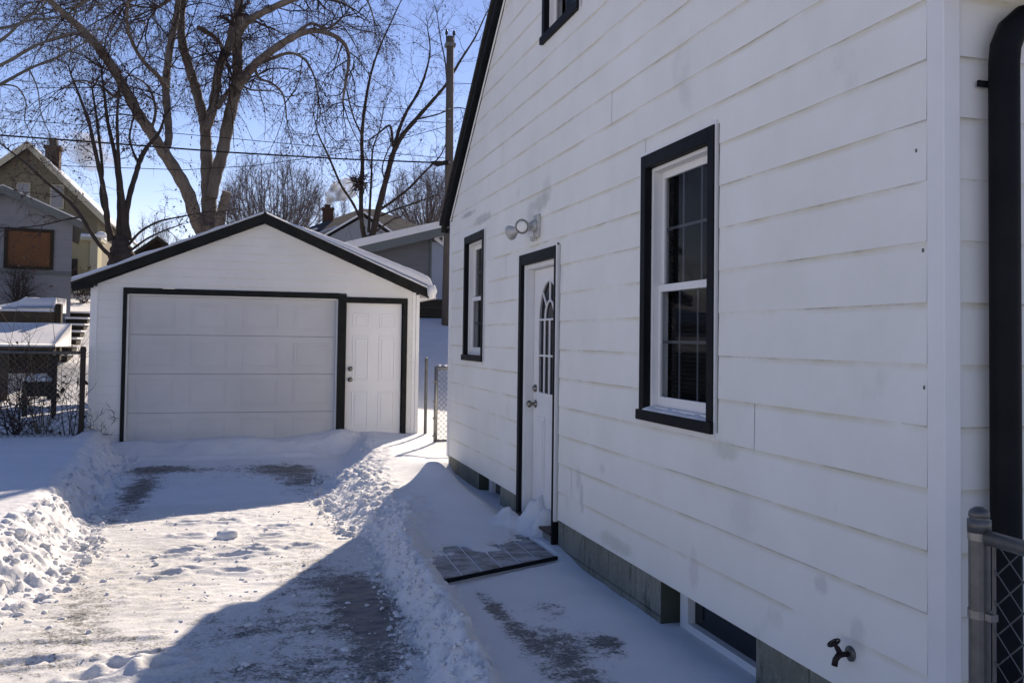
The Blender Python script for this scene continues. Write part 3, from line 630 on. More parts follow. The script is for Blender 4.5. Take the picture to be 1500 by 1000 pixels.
pile = np.maximum(pile, .17 * np.exp(-((X - 1.98) / .2) ** 2 - ((Y - 6.78) / .22) ** 2) * pn)
H = np.where(inside & (Y < 7.3), np.maximum(H, pile + .03), H)
H = np.where(inside, H + .02 * (fbm(X, Y, 3, 63) - .5), H)
# heap pushed against the garage doors
gh = .17 + .05 * (fbm(X, Y, 2.2, 71) - .5) * 2 + .10 * np.exp(-((X - 1.25) / .25) ** 2) - .03 * sst(1.6, 2.1, X)
tg = sst(11.75, 12.45, Y) * near * (X > -1.9) * (X < 2.4)
H = np.where(tg > 0, np.maximum(H, gh * tg + .02 * (fbm(X, Y, 8, 73) - .5)), H)
H = H + .05 * np.exp(-((Y - 11.75) / .10) ** 2) * (X > -1.3) * (X < 1.0) * near * (.6 + .8 * fbm(X, Y, 2, 75))
# yard rising to the alley behind
hleft = np.interp(Y, [12.4, 15, 18.2, 19.3, 20.2, 21.5, 23, 24, 25.2, 32, 45, 100, 400], [.22, .27, .32, .55, .92, 1.18, 1.5, 1.75, 2.1, 2.95, 4.2, 7, 12])
mixl = 1 - sst(-2.2, -1.0, X)
hb = hleft * mixl + hill(Y) * (1 - mixl) + .12 * (fbm(X, Y, .5, 81) - .5) * np.clip((Y - 12.6) / 4, 0, 1) + .03 * (fbm(X, Y, 2, 82) - .5)
k = np.where((X < GX0 - .02), sst(11.2, 13.2, Y), np.where(X > GX1 + .02, sst(11.2, 13.2, Y), sst(12.62, 12.9, Y)))
H = H * (1 - k) + hb * k
far = (np.abs(X) > 3.4); H = np.where(far & (Y < 12), .26 + .04 * (fbm(X, Y, .6, 85) - .5), H)
H = np.where((Y < 2.4) & (Y > -6) & (np.abs(X) < 3), np.maximum(H, 0), H)
# snow clods: little caps scattered over the banks and the drive
ibw = lambda y: float(np.interp(y, [3, 5.5, 6.5, 7.9, 8.3], [.72, .62, .46, .28, .36]))
def caps(n, fx, seed, rmin, rmax, flat=(.6, 1.0)):
    r_ = np.random.default_rng(seed)
    for i in range(n):
        y = r_.uniform(3.2, 12.0); x = fx(y, r_); rad = rmin * (rmax / rmin) ** (r_.random() ** 1.7); el = r_.uniform(.75, 1.35); hh = r_.uniform(*flat)
        a = r_.uniform(0, 3.14); i0, i1 = np.searchsorted(gx, (x - rad * 1.6, x + rad * 1.6)); j0, j1 = np.searchsorted(gy, (y - rad * 1.6, y + rad * 1.6))
        if i1 - i0 < 2 or j1 - j0 < 2: continue
        u = X[i0:i1, j0:j1] - x; v = Y[i0:i1, j0:j1] - y; c, s = math.cos(a), math.sin(a); uu = (c * u + s * v) / el; vv = (c * v - s * u) * el
        th = np.arctan2(vv, uu); rr = 1 + .22 * np.sin(2 * th + r_.uniform(0, 6)) + .16 * np.sin(3 * th + r_.uniform(0, 6)) + .1 * np.sin(5 * th + r_.uniform(0, 6)); q = (uu * uu + vv * vv) / (rad * rr) ** 2; sub = H[i0:i1, j0:j1]; bz = sub.mean() + (uu * r_.normal(0, .35) + vv * r_.normal(0, .35))
        cap = bz - rad * .25 + hh * rad * np.clip(1 - q, 0, 1) ** .6; m = q < 1; sub[m] = np.maximum(sub[m], cap[m])
ixl = lambda y: float(np.interp(y, [0, 3.5, 5.2, 6.0, 7.0, 7.9, 9.5, 10.8, 12.2], [-1.9, -1.62, -1.36, -1.08, -1.10, -1.22, -1.26, -1.32, -1.45]))
ixr = lambda y: float(np.interp(y, [0, 3.4, 4.25, 5.7, 7.0, 7.8, 8.6, 9.6, 10.8, 12.2], [.74, .74, .80, .85, .88, .80, .74, .84, 1.05, 1.25]))
caps(1500, lambda y, r: ixl(y) + .12 - (ibw(y) + .12) * r.random() ** 1.3 if y < 8.2 else ixl(y) + .05 - .35 * r.random(), 101, .011, .042)
caps(1400, lambda y, r: ixl(y) + .10 - (ibw(y) + .08) * r.random() if y < 8.1 else -9, 105, .010, .030)
caps(500, lambda y, r: ixr(y) - .05 + .42 * r.random(), 102, .012, .032)
caps(700, lambda y, r: ixr(y) - .15 + .65 * r.random() if 6.9 < y < 10.2 else -9, 103, .015, .055)
caps(260, lambda y, r: r.uniform(-1.1, .8) if y < 8.2 else -9, 104, .008, .030, (.4, .9))
caps(500, lambda y, r: r.uniform(-.6, .85) if y < 5.6 else -9, 106, .006, .022, (.4, .9))
H = H + drive0 * (Y < 5.6) * .010 * (fbm(X * 9, Y * .7, 1.0, 171, 3) - .5) + drive0 * .010 * (fbm(X * 1.2, Y * 7, 1.0, 173, 3) - .5) * (Y > 5.2)
e0, e1 = [ray(*p_) for p_ in ((-40, 942), (240, 932))]; e0 = e0 * ((.02 - CAMH) / e0[2]); e1 = e1 * ((.02 - CAMH) / e1[2])
dl = ((X - e0[0]) * (e1[1] - e0[1]) - (Y - e0[1]) * (e1[0] - e0[0])) / math.hypot(e1[0] - e0[0], e1[1] - e0[1])
H = H + .016 * np.exp(-(dl / .016) ** 2) * (X < e1[0]) * (X > -2.2)
rough = np.clip(tl * 3, 0, 1) * np.clip(1.5 - (xl - X) / wl, 0, 1) * (Y < 12) + onb
H = H + rough * ((fbm(X, Y, 20, 141, 3) - .5) * .035 + (fbm(X, Y, 45, 143, 2) - .5) * .018)
# dents left by boots in the sunny part
def foot(px, py, L=.15, wd=.07, ang=0., dep=.03, lump=0):
    v = ray(px, py); t = (.02 - CAMH) / v[2]; x, y = v[0] * t, v[1] * t
    u = X - x; q = Y - y; c, s = math.cos(ang), math.sin(ang); a = (c * u + s * q) / L; b_ = (c * q - s * u) / wd; d = a * a + b_ * b_
    global H
    if lump: H = H + lump * np.clip(1 - d, 0, 1) ** .55
    else: H = H - dep * np.exp(-d * 1.6) + dep * 1.1 * np.exp(-(np.sqrt(d) - 1.35) ** 2 * 5)
for a in ((275, 765), (332, 762), (405, 770), (276, 784), (255, 810, .10), (276, 803), (365, 800, .12), (335, 814, .14), (376, 807, .1), (240, 841), (275, 832), (345, 835), (440, 798), (395, 784)): foot(*a[:2], *(a[2:] or (.1,)), .05, random.uniform(-.3, .3), .016)
for a in ((215, 962, .11), (140, 990, .11), (175, 978, .07), (238, 975, .08)): foot(*a, .05, .2, .022)
foot(30, 970, .2, .05, 0, .014)
# bare and dirty patches (real colour: wet concrete showing through)
def G(x, y, sx, sy): return np.exp(-((X - x) / sx) ** 2 - ((Y - y) / sy) ** 2)
FW = lambda x, y: fbm(x, y, 3.5, 161, 5, .6)
drive = (X > xl - .02) & (X < xr + .05) & (Y < 12)
bare = np.where(drive, .43, .18) + drive * .26 * (fbm(X, Y * 1.6, 2.2, 163, 6, .7) - .5)
bare = bare + drive * (.13 * G(-.86, 5.6, .2, .8) + .10 * G(-.95, 4.9, .45, .4) + .06 * G(-.4, 4.9, .6, .5) + .40 * G(.68, 5.15, .14, .55) + .13 * G(.45, 6.0, .3, .6) + .12 * G(.62, 4.2, .18, .5)
      + .27 * G(-1.02, 9.4, .2, 1.4) + .20 * G(-.9, 10.9, .5, .4) + .20 * G(.35, 10.7, .5, .6) + .18 * G(.6, 9.8, .3, 1.0) + .05 * G(-.2, 10.2, .5, 1.0) + .12 * G(.3, 5.0, .5, .9) + .08 * G(.1, 4.0, .5, .5))
path = (X > xc + .16) & (Y < 6.6)
bare = bare + path * (.32 * G(1.36, 4.85, .09, .5) + .25 * G(1.55, 4.3, .24, .35) + .22 * G(1.66, 4.8, .2, .25) + .24 * G(1.8, 4.2, .1, .25) + .26 * G(1.45, 3.8, .25, .35) + .15 + .2 * (fbm(X, Y * 1.5, 3, 181, 5, .7) - .5))
bare = bare + .45 * np.exp(-((X - 1.18) / .10) ** 2 - ((Y - 6.1) / .35) ** 2) * (X > xc)
bare = bare - .25 * np.clip((H - .05) / .1, 0, 1)
# snow lying over the far half of the door platform, blown off the near half
S = ((X - 1.185) / .88); inpf = (X > 1.17) & (X < 2.07) & (Y > 5.36 + .45 * (X - 1.175)) & (Y < 6.9)
tpf = (Y - (5.40 + .45 * (X - 1.185))) / 1.0
cov = fbm(X, Y, 5, 91, 4) - .5
snowz = .02 + (.15 + .06 * sst(.6, 1.0, tpf)) * sst(.42, .80, tpf + 1.1 * cov + .2 * (S - .55) + .35 * sst(.2, -.05, S)) + .010 * fbm(X, Y, 14, 95)
H = np.where(inpf, np.where(tpf < .8, np.minimum(H, np.maximum(snowz, .03)), H), H)
dirt = np.where(drive & (Y < 8.6), .50 + .5 * (fbm(X, Y, 1.6, 111) - .5) * 2, .0) + .5 * np.clip(drive * G(-.8, 5.4, .6, 1.3), 0, 1)
dirt = np.clip(dirt * np.clip(1 - H / .09, 0, 1), 0, 1)
nx, ny = X.shape; V = np.stack([X, Y, H], -1).reshape(-1, 3)
I = np.arange(nx * ny).reshape(nx, ny); Q = np.stack([I[:-1, :-1], I[1:, :-1], I[1:, 1:], I[:-1, 1:]], -1)
cxm, cym = X[:-1, :-1], Y[:-1, :-1]
isdr = drive[:-1, :-1] & (cym > -8)
def ground_part(name, mask):
    F = Q[mask].reshape(-1, 4); used, inv = np.unique(F, return_inverse=True)
    o = np_mesh(name, V[used], inv.reshape(-1, 4), M['ground'], None, True)
    for nm, arr in (('bare', bare), ('dirt', dirt)):
        at_ = o.data.attributes.new(nm, 'FLOAT', 'POINT'); at_.data.foreach_set('value', arr.reshape(-1)[used].astype(np.float32))
    return tag(o, kind='structure')
ground_part('driveway', isdr); ground_part('ground', ~isdr)
def gz_at(x, y):
    i = min(max(np.searchsorted(gx, x), 1), nx - 1); j = min(max(np.searchsorted(gy, y), 1), ny - 1); return float(H[i, j])
bm = bmesh.new(); bmesh.ops.create_icosphere(bm, subdivisions=2, radius=1); bm.verts.index_update()
IV = np.array([v.co[:] for v in bm.verts]); IF = np.array([[v.index for v in f.verts] for f in bm.faces]); bm.free()
def clods(name, label, spots, up=0.):
    Vs, Fs = [], []; r_ = np.random.default_rng(515)
    for i, (x, y, r) in enumerate(spots):
        k = r_.normal(0, 1, (5, 3)); k /= np.linalg.norm(k, axis=1, keepdims=True)
        rad = 1 + .22 * np.sin(IV @ k[0] * 3.1 + i) + .16 * np.sin(IV @ k[1] * 5.3 + 2 * i) + .10 * np.sin(IV @ k[2] * 8 + i)
        if not up: rad = np.minimum(rad, .62 / np.maximum(np.abs(IV @ k[3]), .5)) * r_.uniform(.9, 1.1)            # a broken flat side
        P = IV * rad[:, None] * r * np.array((r_.uniform(.8, 1.3), r_.uniform(.8, 1.3), r_.uniform(.6, .95)))
        a = r_.uniform(0, 6.28); c, s_ = math.cos(a), math.sin(a); P = np.stack([P[:, 0] * c - P[:, 1] * s_, P[:, 0] * s_ + P[:, 1] * c, P[:, 2]], 1)
        Vs.append(P + [x, y, gz_at(x, y) + r * up]); Fs.append(IF + 42 * 0 + i * len(IV))
    o = np_mesh(name, np.vstack(Vs), np.vstack(Fs), M['snow'], None, True); return tag(o, label, 'snow', None, 'stuff')
r_ = np.random.default_rng(77); sp = []
for _ in range(1500):
    y = r_.uniform(3.6, 8.1); sp.append((ixl(y) + .14 - (ibw(y) + .12) * r_.random() ** 1.1, y, .006 * 6.5 ** (r_.random() ** 2.6)))
for _ in range(350): y = r_.uniform(8.1, 11.6); sp.append((ixl(y) + .1 - .4 * r_.random(), y, .006 * 3.5 ** (r_.random() ** 2.4)))
for _ in range(800): y = r_.uniform(6.9, 10.3); sp.append((ixr(y) - .2 + .62 * r_.random(), y, .006 * 4.5 ** (r_.random() ** 2.4)))
for _ in range(900): y = r_.uniform(3.5, 7.0); sp.append((ixr(y) - .08 + .36 * r_.random(), y, .005 * 3.6 ** (r_.random() ** 2.4)))
for _ in range(420): sp.append((r_.uniform(-1.2, .85), r_.uniform(3.8, 8.2), .005 * 4 ** (r_.random() ** 2.5)))
v = ray(330, 786); tq = (.03 - CAMH) / v[2]
sc_ = clods('snow_chunk', 'biggest loose lump of snow lying alone on the sunny part of the driveway', [(v[0] * tq, v[1] * tq + .05, .068)], .12); del sc_['kind']; sc_['category'] = 'snow lump'
clods('snow_clods', 'broken clods of shovelled snow strewn along both banks of the driveway', sp)
# ================================================================== FENCES
def chain_mesh(mb, p0, p1, z0, z1, pitch=.062, r=.0017, zfun=None):
    p0 = np.array(p0, float); p1 = np.array(p1, float); L = np.linalg.norm(p1 - p0); d = (p1 - p0) / L; h = z1 - z0; nrm = np.array((-d[1], d[0]))
    s = -h
    while s < L:
        for sg in (1, -1):
            a, b = (s, z0), (s + h, z1)
            if sg < 0: a, b = (s, z1), (s + h, z0)
            t0 = max(0, -a[0] / h); t1 = min(1, (L - a[0]) / h)
            if t1 - t0 < .02: continue
            P = []
            for t in (t0, t1):
                q = a[0] + h * t; z = a[1] + (b[1] - a[1]) * t; c = p0 + d * q + nrm * r * sg; P.append((c[0], c[1], z))
            mb.tube(P, r, 4, False)
        s += pitch
    return mb
def post(name, x, y, z0, z1, r, mat, parent, cap=True):
    o = MB().tube([(x, y, z0), (x, y, z1)], r, 16).build(name, mat, parent, 0, False)
    if cap: MB().lathe((x, y, z1 - .03), (0, 0, 1), [(0, r * 1.12), (.034, r * 1.12), (.037, r * .85), (.041, r * 1.0), (.052, r * .98), (.060, r * .8), (.066, r * .45), (.068, .001)], 20).build('post_cap', mat, o, 0, True)
    return o
# fence by the house corner
nf = thing('chain_link_fence', 'galvanised chain link fence with capped post by the house corner and downspout', 'fence', (1.878, 1.92, 0), 'chain link fences round the yard')
fx, fy = 1.878, 1.925
o = post('terminal_post', fx, fy, -.1, 1.085, .0265, M['galv'], nf)
for z in (1.035, .83, .45): MB().lathe((fx, fy, z), (0, 0, 1), [(0, .029), (.022, .029)], 16).box(WX(fx), fy - .05, fy - .03, z + .002, z + .02, -.012, .012).build('clamp', M['alu'], o)
MB().tube([(fx + .003, fy - .03, 1.045), (fx + .02, fy - 1.0, 1.03), (fx + .05, fy - 2.6, 1.03)], .0205, 12).build('top_rail', M['alu'], nf, 0, True)
MB().tube([(fx + .004, fy - .045, .05), (fx + .004, fy - .045, 1.03)], .005, 6).build('tension_bar', M['galv'], nf)
chain_mesh(MB(), (fx + .004, fy - .05), (fx + .045, fy - 2.5), .03, 1.03, .078, .0021).build('wire_mesh', M['mesh'], nf)
# fence left of the garage
lf = thing('chain_link_fence', 'long chain link fence left of the garage with bushes growing through it', 'fence', (-3.2, 12.35, .2), 'chain link fences round the yard')
lx1, ly = -2.03, 12.42
post('terminal_post', lx1, ly, .0, 1.36, .034, M['bark2'], lf)
for x in (-4.6, -7.2): post('line_post', x, ly, .0, 1.33, .025, M['galv'], lf)
MB().tube([(lx1, ly, 1.315), (-4.0, ly, 1.315), (-9.5, ly, 1.33)], .021, 10).build('top_rail', M['galv'], lf, 0, True)
chain_mesh(MB(), (lx1, ly), (-9.0, ly), .12, 1.31, .075, .0020).build('wire_mesh', M['mesh'], lf)
# gate between the garage and the house
gt = thing('chain_link_gate', 'open chain link gate between the garage corner and the far corner of the house', 'gate', (2.40, 11.6, .15))
post('terminal_post', 2.425, 12.45, -.1, 1.25, .022, M['galv'], gt)
b = MB(); ga, gb = np.array((2.375, 11.5)), np.array((3.35, 11.62))
zz = (.16, 1.19)
b.tube([(*ga, zz[0]), (*ga, zz[1])], .026, 12); b.tube([(*gb, zz[0]), (*gb, zz[1])], .021, 10)
b.tube([(*ga, zz[1] - .02), (*gb, zz[1] - .02)], .028, 12); b.tube([(*ga, zz[0] + .05), (*gb, zz[0] + .05)], .018, 10); b.build('gate_frame', M['alu'], gt, 0, True)
for z in (.27, .5, .72, .98): MB().box(WY(11.49), 2.335, 2.375, z, z + .02, -.01, .02).build('hinge', M['galv'], gt)
chain_mesh(MB(), ga, gb, .2, 1.16, .07, .0024).build('wire_mesh', M['mesh'], gt)
for x, r in ((2.42, .022), (2.5, .03), (2.61, .02), (2.75, .03)): MB().lathe((x, 11.5 + (x - 2.375) * .123, 1.19), (0, 0, 1), [(0, r * .8), (.012, r), (.02, r * .7), (.026, .001)], 8).build('snow_cap', M['snow'], gt, 0, True)
# ================================================================== BUILDINGS BEHIND
def gabled(name, label, cat, Y, apx, wl_, wr_, base, roofd, pitch_l, pitch_r, mwall, mroof, mtrim, ov=.25, depth=6, trim=.12, fy=.25, snow=.05):
    """gable wall at Y facing the street; apx = (x, z) of the wall's apex; roof runs back"""
    ax_, az_ = apx; t = thing(name, label, cat, (ax_, Y, base)); zl = az_ - pitch_l * (ax_ - wl_); zr = az_ - pitch_r * (wr_ - ax_)
    m = MB(); siding(m, WY(Y), base, az_, .2, lambda z: (max(wl_, ax_ - (az_ - z) / pitch_l) if z < az_ else ax_, min(wr_, ax_ + (az_ - z) / pitch_r) if z < az_ else ax_), [], .02, .002, brk=[zl, zr])
    m.add([(wl_, Y, base), (wl_, Y + depth, base), (wl_, Y + depth, zl), (wl_, Y, zl)], [(0, 1, 2, 3)]); m.add([(wr_, Y, base), (wr_, Y + depth, base), (wr_, Y + depth, zr), (wr_, Y, zr)], [(0, 1, 2, 3)])
    m.add([(wl_, Y + depth, base), (wr_, Y + depth, base), (wr_, Y + depth, zr), (ax_, Y + depth, az_), (wl_, Y + depth, zl)], [(0, 1, 2, 3, 4)])
    m.build('wall', mwall, t)
    r = MB(); xl_, xr_ = wl_ - ov, wr_ + ov; zl, zr = az_ - pitch_l * (ax_ - xl_), az_ - pitch_r * (xr_ - ax_)
    for xe, ze in ((xl_, zl), (xr_, zr)): r.add([(xe, Y - fy, ze + .03), (ax_, Y - fy, az_ + .03), (ax_, Y + depth + .2, az_ + .03), (xe, Y + depth + .2, ze + .03), (xe, Y - fy, ze + .1), (ax_, Y - fy, az_ + .1), (ax_, Y + depth + .2, az_ + .1), (xe, Y + depth + .2, ze + .1)], BOXF)
    ro = r.build('roof', mroof, t)
    b = MB()
    for xe, ze in ((xl_, zl), (xr_, zr)): b.prism(WY(Y), [(xe, ze - trim + .09), (ax_, az_ - trim + .09), (ax_, az_ + .095), (xe, ze + .095)], fy, fy + .03)
    b.build('fascia_board', mtrim, ro)
    if snow:
        s = MB()
        for xe, ze in ((xl_, zl), (xr_, zr)):
            s.add([(xe, Y - fy - .02, ze + .105), (ax_, Y - fy - .02, az_ + .105), (ax_, Y + depth, az_ + .105), (xe, Y + depth, ze + .105), (xe, Y - fy - .02, ze + .105 + snow), (ax_, Y - fy - .02, az_ + .105 + snow * .6), (ax_, Y + depth, az_ + .105 + snow * .6), (xe, Y + depth, ze + .105 + snow)], BOXF)
        s.build('roof_snow', M['snow'], ro)
    return t, ro
# grey garage with a boarded window
GS, _ = gabled('grey_shed', 'small grey gabled outbuilding with a brown boarded-up window at the left edge', 'shed', 24, (-5.79, 4.99), -7.5, -4.265, 1.5, 0, .43, .43, M['grey_wall'], M['shingle2'], M['grey_trim'], .22, 5.0, .17, .25, .04)
GS.rotation_euler.z = math.radians(10.5)
q = WY(24)
b = MB(); b.box(q, -5.66, -4.75, 3.2, 4.04, .0, .028); bw = b.build('boarded_window', M['board'], GS)
b = MB(); b.box(q, -5.74, -5.66, 3.13, 4.12, .0, .05); b.box(q, -4.75, -4.67, 3.13, 4.12, 0, .05); b.box(q, -5.66, -4.75, 4.04, 4.12, 0, .048); b.box(q, -5.66, -4.75, 3.12, 3.2, 0, .048); b.build('window_frame', M['dark_wood'], bw)
MB().box(q, -7.5, -4.26, 3.0, 3.07, .0, .05).build('trim_board', M['grey_trim'], GS)
# yellow house behind it
YH, yro = gabled('yellow_house', 'tall pale yellow house with steep gable and brick chimney behind the grey outbuilding', 'house', 32, (-6.97, 7.62), -9.6, -4.9, 2.4, 0, .86, 1.0, M['tan'], M['shingle2'], M['cream'], .32, 8, .2, .45, .05)
q = WY(32)
for x in (-7.35, -6.35):
    wn = MB().box(q, x, x + .42, 5.65, 6.45, 0, .05).build('window', M['cream'], YH)
    MB().box(q, x + .05, x + .37, 5.7, 6.4, .05, .06).build('pane', M['far_wall'], wn)
b = MB(); b.box(WY(34), -6.95, -6.50, 6.5, 8.0, -.4, .0).box(WY(34), -7.0, -6.45, 8.0, 8.12, -.45, .05).box(WY(34), -6.85, -6.62, 8.12, 8.4, -.3, -.1); b.build('chimney', M['brick'], yro)
gabw = MB(); q2 = WY(31); gabw.box(q2, -6.6, -4.75, 2.3, 4.55, -1, 0); ad = gabw.build('lower_wing', M['yellow'], YH)
MB().box(q2, -6.7, -4.62, 4.55, 4.66, -1.0, .2).build('wing_roof', M['cream'], ad)
b = MB(); b.add([(-6.7, 30.8, 4.66), (-4.6, 30.8, 4.66), (-4.6, 31.9, 4.66), (-6.7, 31.9, 4.66), (-6.7, 30.83, 4.78), (-4.62, 30.83, 4.72), (-4.62, 31.9, 4.85), (-6.7, 31.9, 4.95)], BOXF).lathe((-4.62, 30.9, 4.62), (0, 0, 1), [(0, .02), (.03, .13), (.12, .17), (.2, .12), (.24, .001)], 12); b.build('roof_snow', M['snow'], ad, 0)
MB().box(q2, -5.75, -5.3, 3.0, 3.95, 0, .03).build('window', M['darkglass'], ad)
MB().box(q2, -4.95, -4.72, 2.3, 4.55, 0, .05).build('corner_board', M['cream'], ad)
# brown roof far behind
gabled('brown_roofed_house', 'distant low house with dark brown gable roof between the bare trunks and garage roof', 'house', 45, (-4.25, 6.15), -6.4, -2.2, 3.5, 0, .78, .78, M['dark_wood'], M['shingle'], M['dark_wood'], .3, 8, .2, .3, 0)
# grey building right of the garage, rising to the right
RB, rro = gabled('grey_outbuilding', 'dark grey sided outbuilding with thick snow along its roof edge beside the utility pole', 'building', 22, (9.2, 5.52), 2.42, 15.5, 1.6, 0, .278, .278, M['grey_wall2'], M['shingle2'], M['grey_trim'], .25, 7, .2, .35, .20)
q = WY(22)
MB().box(q, 4.37, 9.0, 2.55, 4.0, .0, .05).build('wall_panel', M['lt_blue'], RB)
MB().box(q, 4.33, 4.37, 2.55, 4.05, .0, .06).build('corner_strip', M['grey_trim'], RB)
b = MB()
for i in range(4): b.box(q, 3.4, 9, 1.75 + .2 * i, 1.93 + .2 * i, .05, .075 + .004 * (i % 2))
b.build('skirting_board', M['dark_wood'], RB)
b = MB(); b.add([(4.42, 21.9, 4.06), (4.68, 21.9, 4.16), (4.66, 21.9, 3.9), (4.5, 21.86, 4.1), (4.62, 21.86, 4.13), (4.61, 21.86, 4.0)], [(0, 1, 4, 3), (1, 2, 5, 4), (2, 0, 3, 5)])
md_ = b.build('eave_bracket', M['white'], RB); sl = md_.modifiers.new('thick', 'SOLIDIFY'); sl.thickness = .05
# hip-roofed house with chimney beyond
HH = thing('hip_roofed_house', 'distant house with a dark hipped roof, grey front gable and smoking brick chimney', 'house', (5.8, 48, 4))
b = MB(); b.box(WY(45), 1.5, 11.2, 3.5, 6.4, -9, -.3); b.build('wall', M['far_wall'], HH)
ap = (5.84, 49.5, 8.75); ap2 = (6.6, 49.5, 8.75); e = [(1.0, 44.6, 6.25), (11.7, 44.6, 6.25), (11.7, 54.4, 6.25), (1.0, 54.4, 6.25)]
b = MB().add(e + [ap, ap2], [(0, 1, 5, 4), (1, 2, 5), (2, 3, 4, 5), (3, 0, 4), (0, 3, 2, 1)]); hro = b.build('roof', M['shingle2'], HH)
b = MB(); gxa, gza, gY = 5.35, 7.72, 44.45
b.prism(WY(gY), [(gxa - 2.2, 6.2), (gxa + 2.2, 6.2), (gxa, gza - .1)], -.05, .0); b.build('gable_wall', M['far_wall'], HH)
b = MB()
for sx in (-1, 1): b.add([(gxa + sx * 2.5, gY - .2, 6.08), (gxa, gY - .2, gza), (gxa, gY + 3, gza), (gxa + sx * 2.5, gY + 2, 6.08), (gxa + sx * 2.5, gY - .2, 6.2), (gxa, gY - .2, gza + .12), (gxa, gY + 3, gza + .12), (gxa + sx * 2.5, gY + 2, 6.2)], BOXF)
b.build('gable_roof', M['shingle'], hro)
b = MB()
for sx in (-1, 1): b.tube([(gxa + sx * 2.5, gY - .22, 6.2), (gxa, gY - .22, gza + .1)], .045, 6)
b.tube([(1.9, 44.7, 6.55), (3.2, 46, 7.1)], .05, 5).tube([(2.6, 44.8, 6.45), (4.2, 46.5, 7.3)], .06, 5); b.build('roof_snow', M['snow'], hro)
b = MB(); b.box(WY(47.5), 3.60, 4.12, 6.6, 8.3, -.5, 0).box(WY(47.5), 3.54, 4.18, 8.3, 8.42, -.55, .05).box(WY(47.5), 3.7, 3.98, 8.42, 8.6, -.4, -.1); b.build('chimney', M['brick'], hro)
# smoke from the two chimneys
def smoke(name, label, pts, rad, dens):
    b = MB().tube(pts, rad, 12)
    q = NT(name); q.t.nodes.remove(q.b); v = q.n('ShaderNodeVolumePrincipled'); v.inputs['Color'].default_value = (.97, .97, .97, 1)
    nz = q.noise(1.5, 3, .6); q.l(q.math('MULTIPLY', q.mr(nz, .38, .62), dens), v.inputs['Density']); q.l(v.outputs[0], q.out.inputs['Volume'])
    o = b.build(name, q.m, None, 0, True); return tag(o, label, 'smoke', None, 'stuff')
smoke('chimney_smoke', 'white puff of smoke drifting right from the distant hipped roof chimney', [(3.85, 47.7, 8.62), (4.0, 47.7, 9.0), (4.4, 47.8, 9.35), (5.0, 47.9, 9.6), (5.8, 48, 9.7)], [.12, .35, .6, .6, .15], 5)
smoke('chimney_smoke', 'faint pale smoke drifting right from the yellow house chimney', [(-6.7, 34.2, 8.42), (-6.4, 34.2, 8.4), (-5.9, 34.3, 8.2), (-5.3, 34.4, 7.9), (-4.8, 34.4, 7.7)], [.1, .35, .6, .65, .2], 1.6)
# ---- lean-to, timber wall, steps, planter on the slope at left
lt = thing('lean_to', 'open timber lean-to with a flat snow-covered roof behind the left fence', 'lean-to', (-4.6, 18.6, .3))
rx0, rx1 = -8.4, -3.44
r = MB().add([(rx0, 18.15, 1.25), (rx1, 18.15, 1.26), (rx1 - .3, 19.8, 1.69), (rx0, 19.8, 1.67), (rx0, 18.15, 1.31), (rx1, 18.15, 1.315), (rx1 - .3, 19.8, 1.75), (rx0, 19.8, 1.74)], BOXF).build('roof', M['wood'], lt)
xs = np.linspace(rx0, rx1 - .02, 40); ys2 = np.linspace(18.14, 19.75, 18)
snow_slab('roof_snow', xs, ys2, lambda X: 1.318 + 0 * X, lambda X, Y: .262 * (Y - 18.15) + .035 + .03 * (fbm(X, Y, 2, 5) - .5), r)
for x in (-4.34, -6.5): MB().tube([(x, 18.3, .2), (x + .01, 18.3, 1.27)], .095, 10).build('post', M['wood'], lt, 0, True)
MB().box(WY(18.35), -3.6, -3.51, .2, 1.28, -.1, 0).build('post', M['dark_wood'], lt)
MB().box(WY(19.75), rx0, -3.75, .3, 1.6, -.1, 0).build('back_wall', M['dark_wood'], lt)
tw = thing('timber_wall', 'dark timber retaining wall with a mound of snow on top above the lean-to roof', 'wall', (-4.6, 20.1, 1.4))
MB().box(WY(20.0), -8.4, -3.81, 1.0, 2.0, -.2, 0).build('planks', M['wood'], tw, .01)
MB().box(WY(19.96), -3.81, -3.70, 1.0, 2.17, -.2, 0).build('post', M['dark_wood'], tw, .01)
xs = np.linspace(-8.2, -3.83, 60); ys2 = np.linspace(19.98, 21.2, 14)
snow_slab('snow_mound', xs, ys2, lambda X: 2.005 + 0 * X, lambda X, Y: .02 + np.clip(.28 * np.exp(-((X + 3.98) / .46) ** 4) + .15 * np.exp(-((X + 4.5) / .55) ** 2), 0, .27) * np.clip((Y - 19.97) / .2, .2, 1) * (.8 + .4 * fbm(X, Y, 3, 8)), tw)
st = thing('garden_steps', 'snow-covered timber steps climbing the slope beside the lean-to', 'steps', (-3.7, 22, 1.2))
for i in range(7):
    y = 20.3 + i * .76; x0, x1 = -4.08 - .055 * i, -3.62 - .05 * i; z = 1.10 + i * .165
    s_ = MB().box(WY(y), x0, x1, z - .3, z, -.6, 0).build('step', M['dark_wood'], st, .01)
    MB().box(WY(y - .01), x0 - .02, x1 + .03, z + .002, z + .05, -.7, .03).build('step_snow', M['snow'], s_, .02)
pl = thing('planter_box', 'dark wooden planter box on legs heaped with snow behind the left fence', 'planter', (-3.15, 15.5, .3))
MB().box(WY(15.4), -3.37, -2.97, .57, .80, -.33, 0).build('box', M['dark_wood'], pl, .008)
for x in (-3.34, -2.93): MB().box(WY(15.42), x - .033, x + .033, .15, 1.22 if x > -3.1 else .62, -.066, 0).build('leg', M['dark_wood'], pl)
for x, r in ((-3.3, .08), (-3.19, .11), (-3.07, .09), (-2.99, .055)): MB().lathe((x, 15.53, .78), (0, 0, 1), [(0, r * 1.1), (r * .5, r * 1.15), (r, r * .8), (r * 1.35, .001)], 12).build('snow_heap', M['snow'], pl, 0, True)
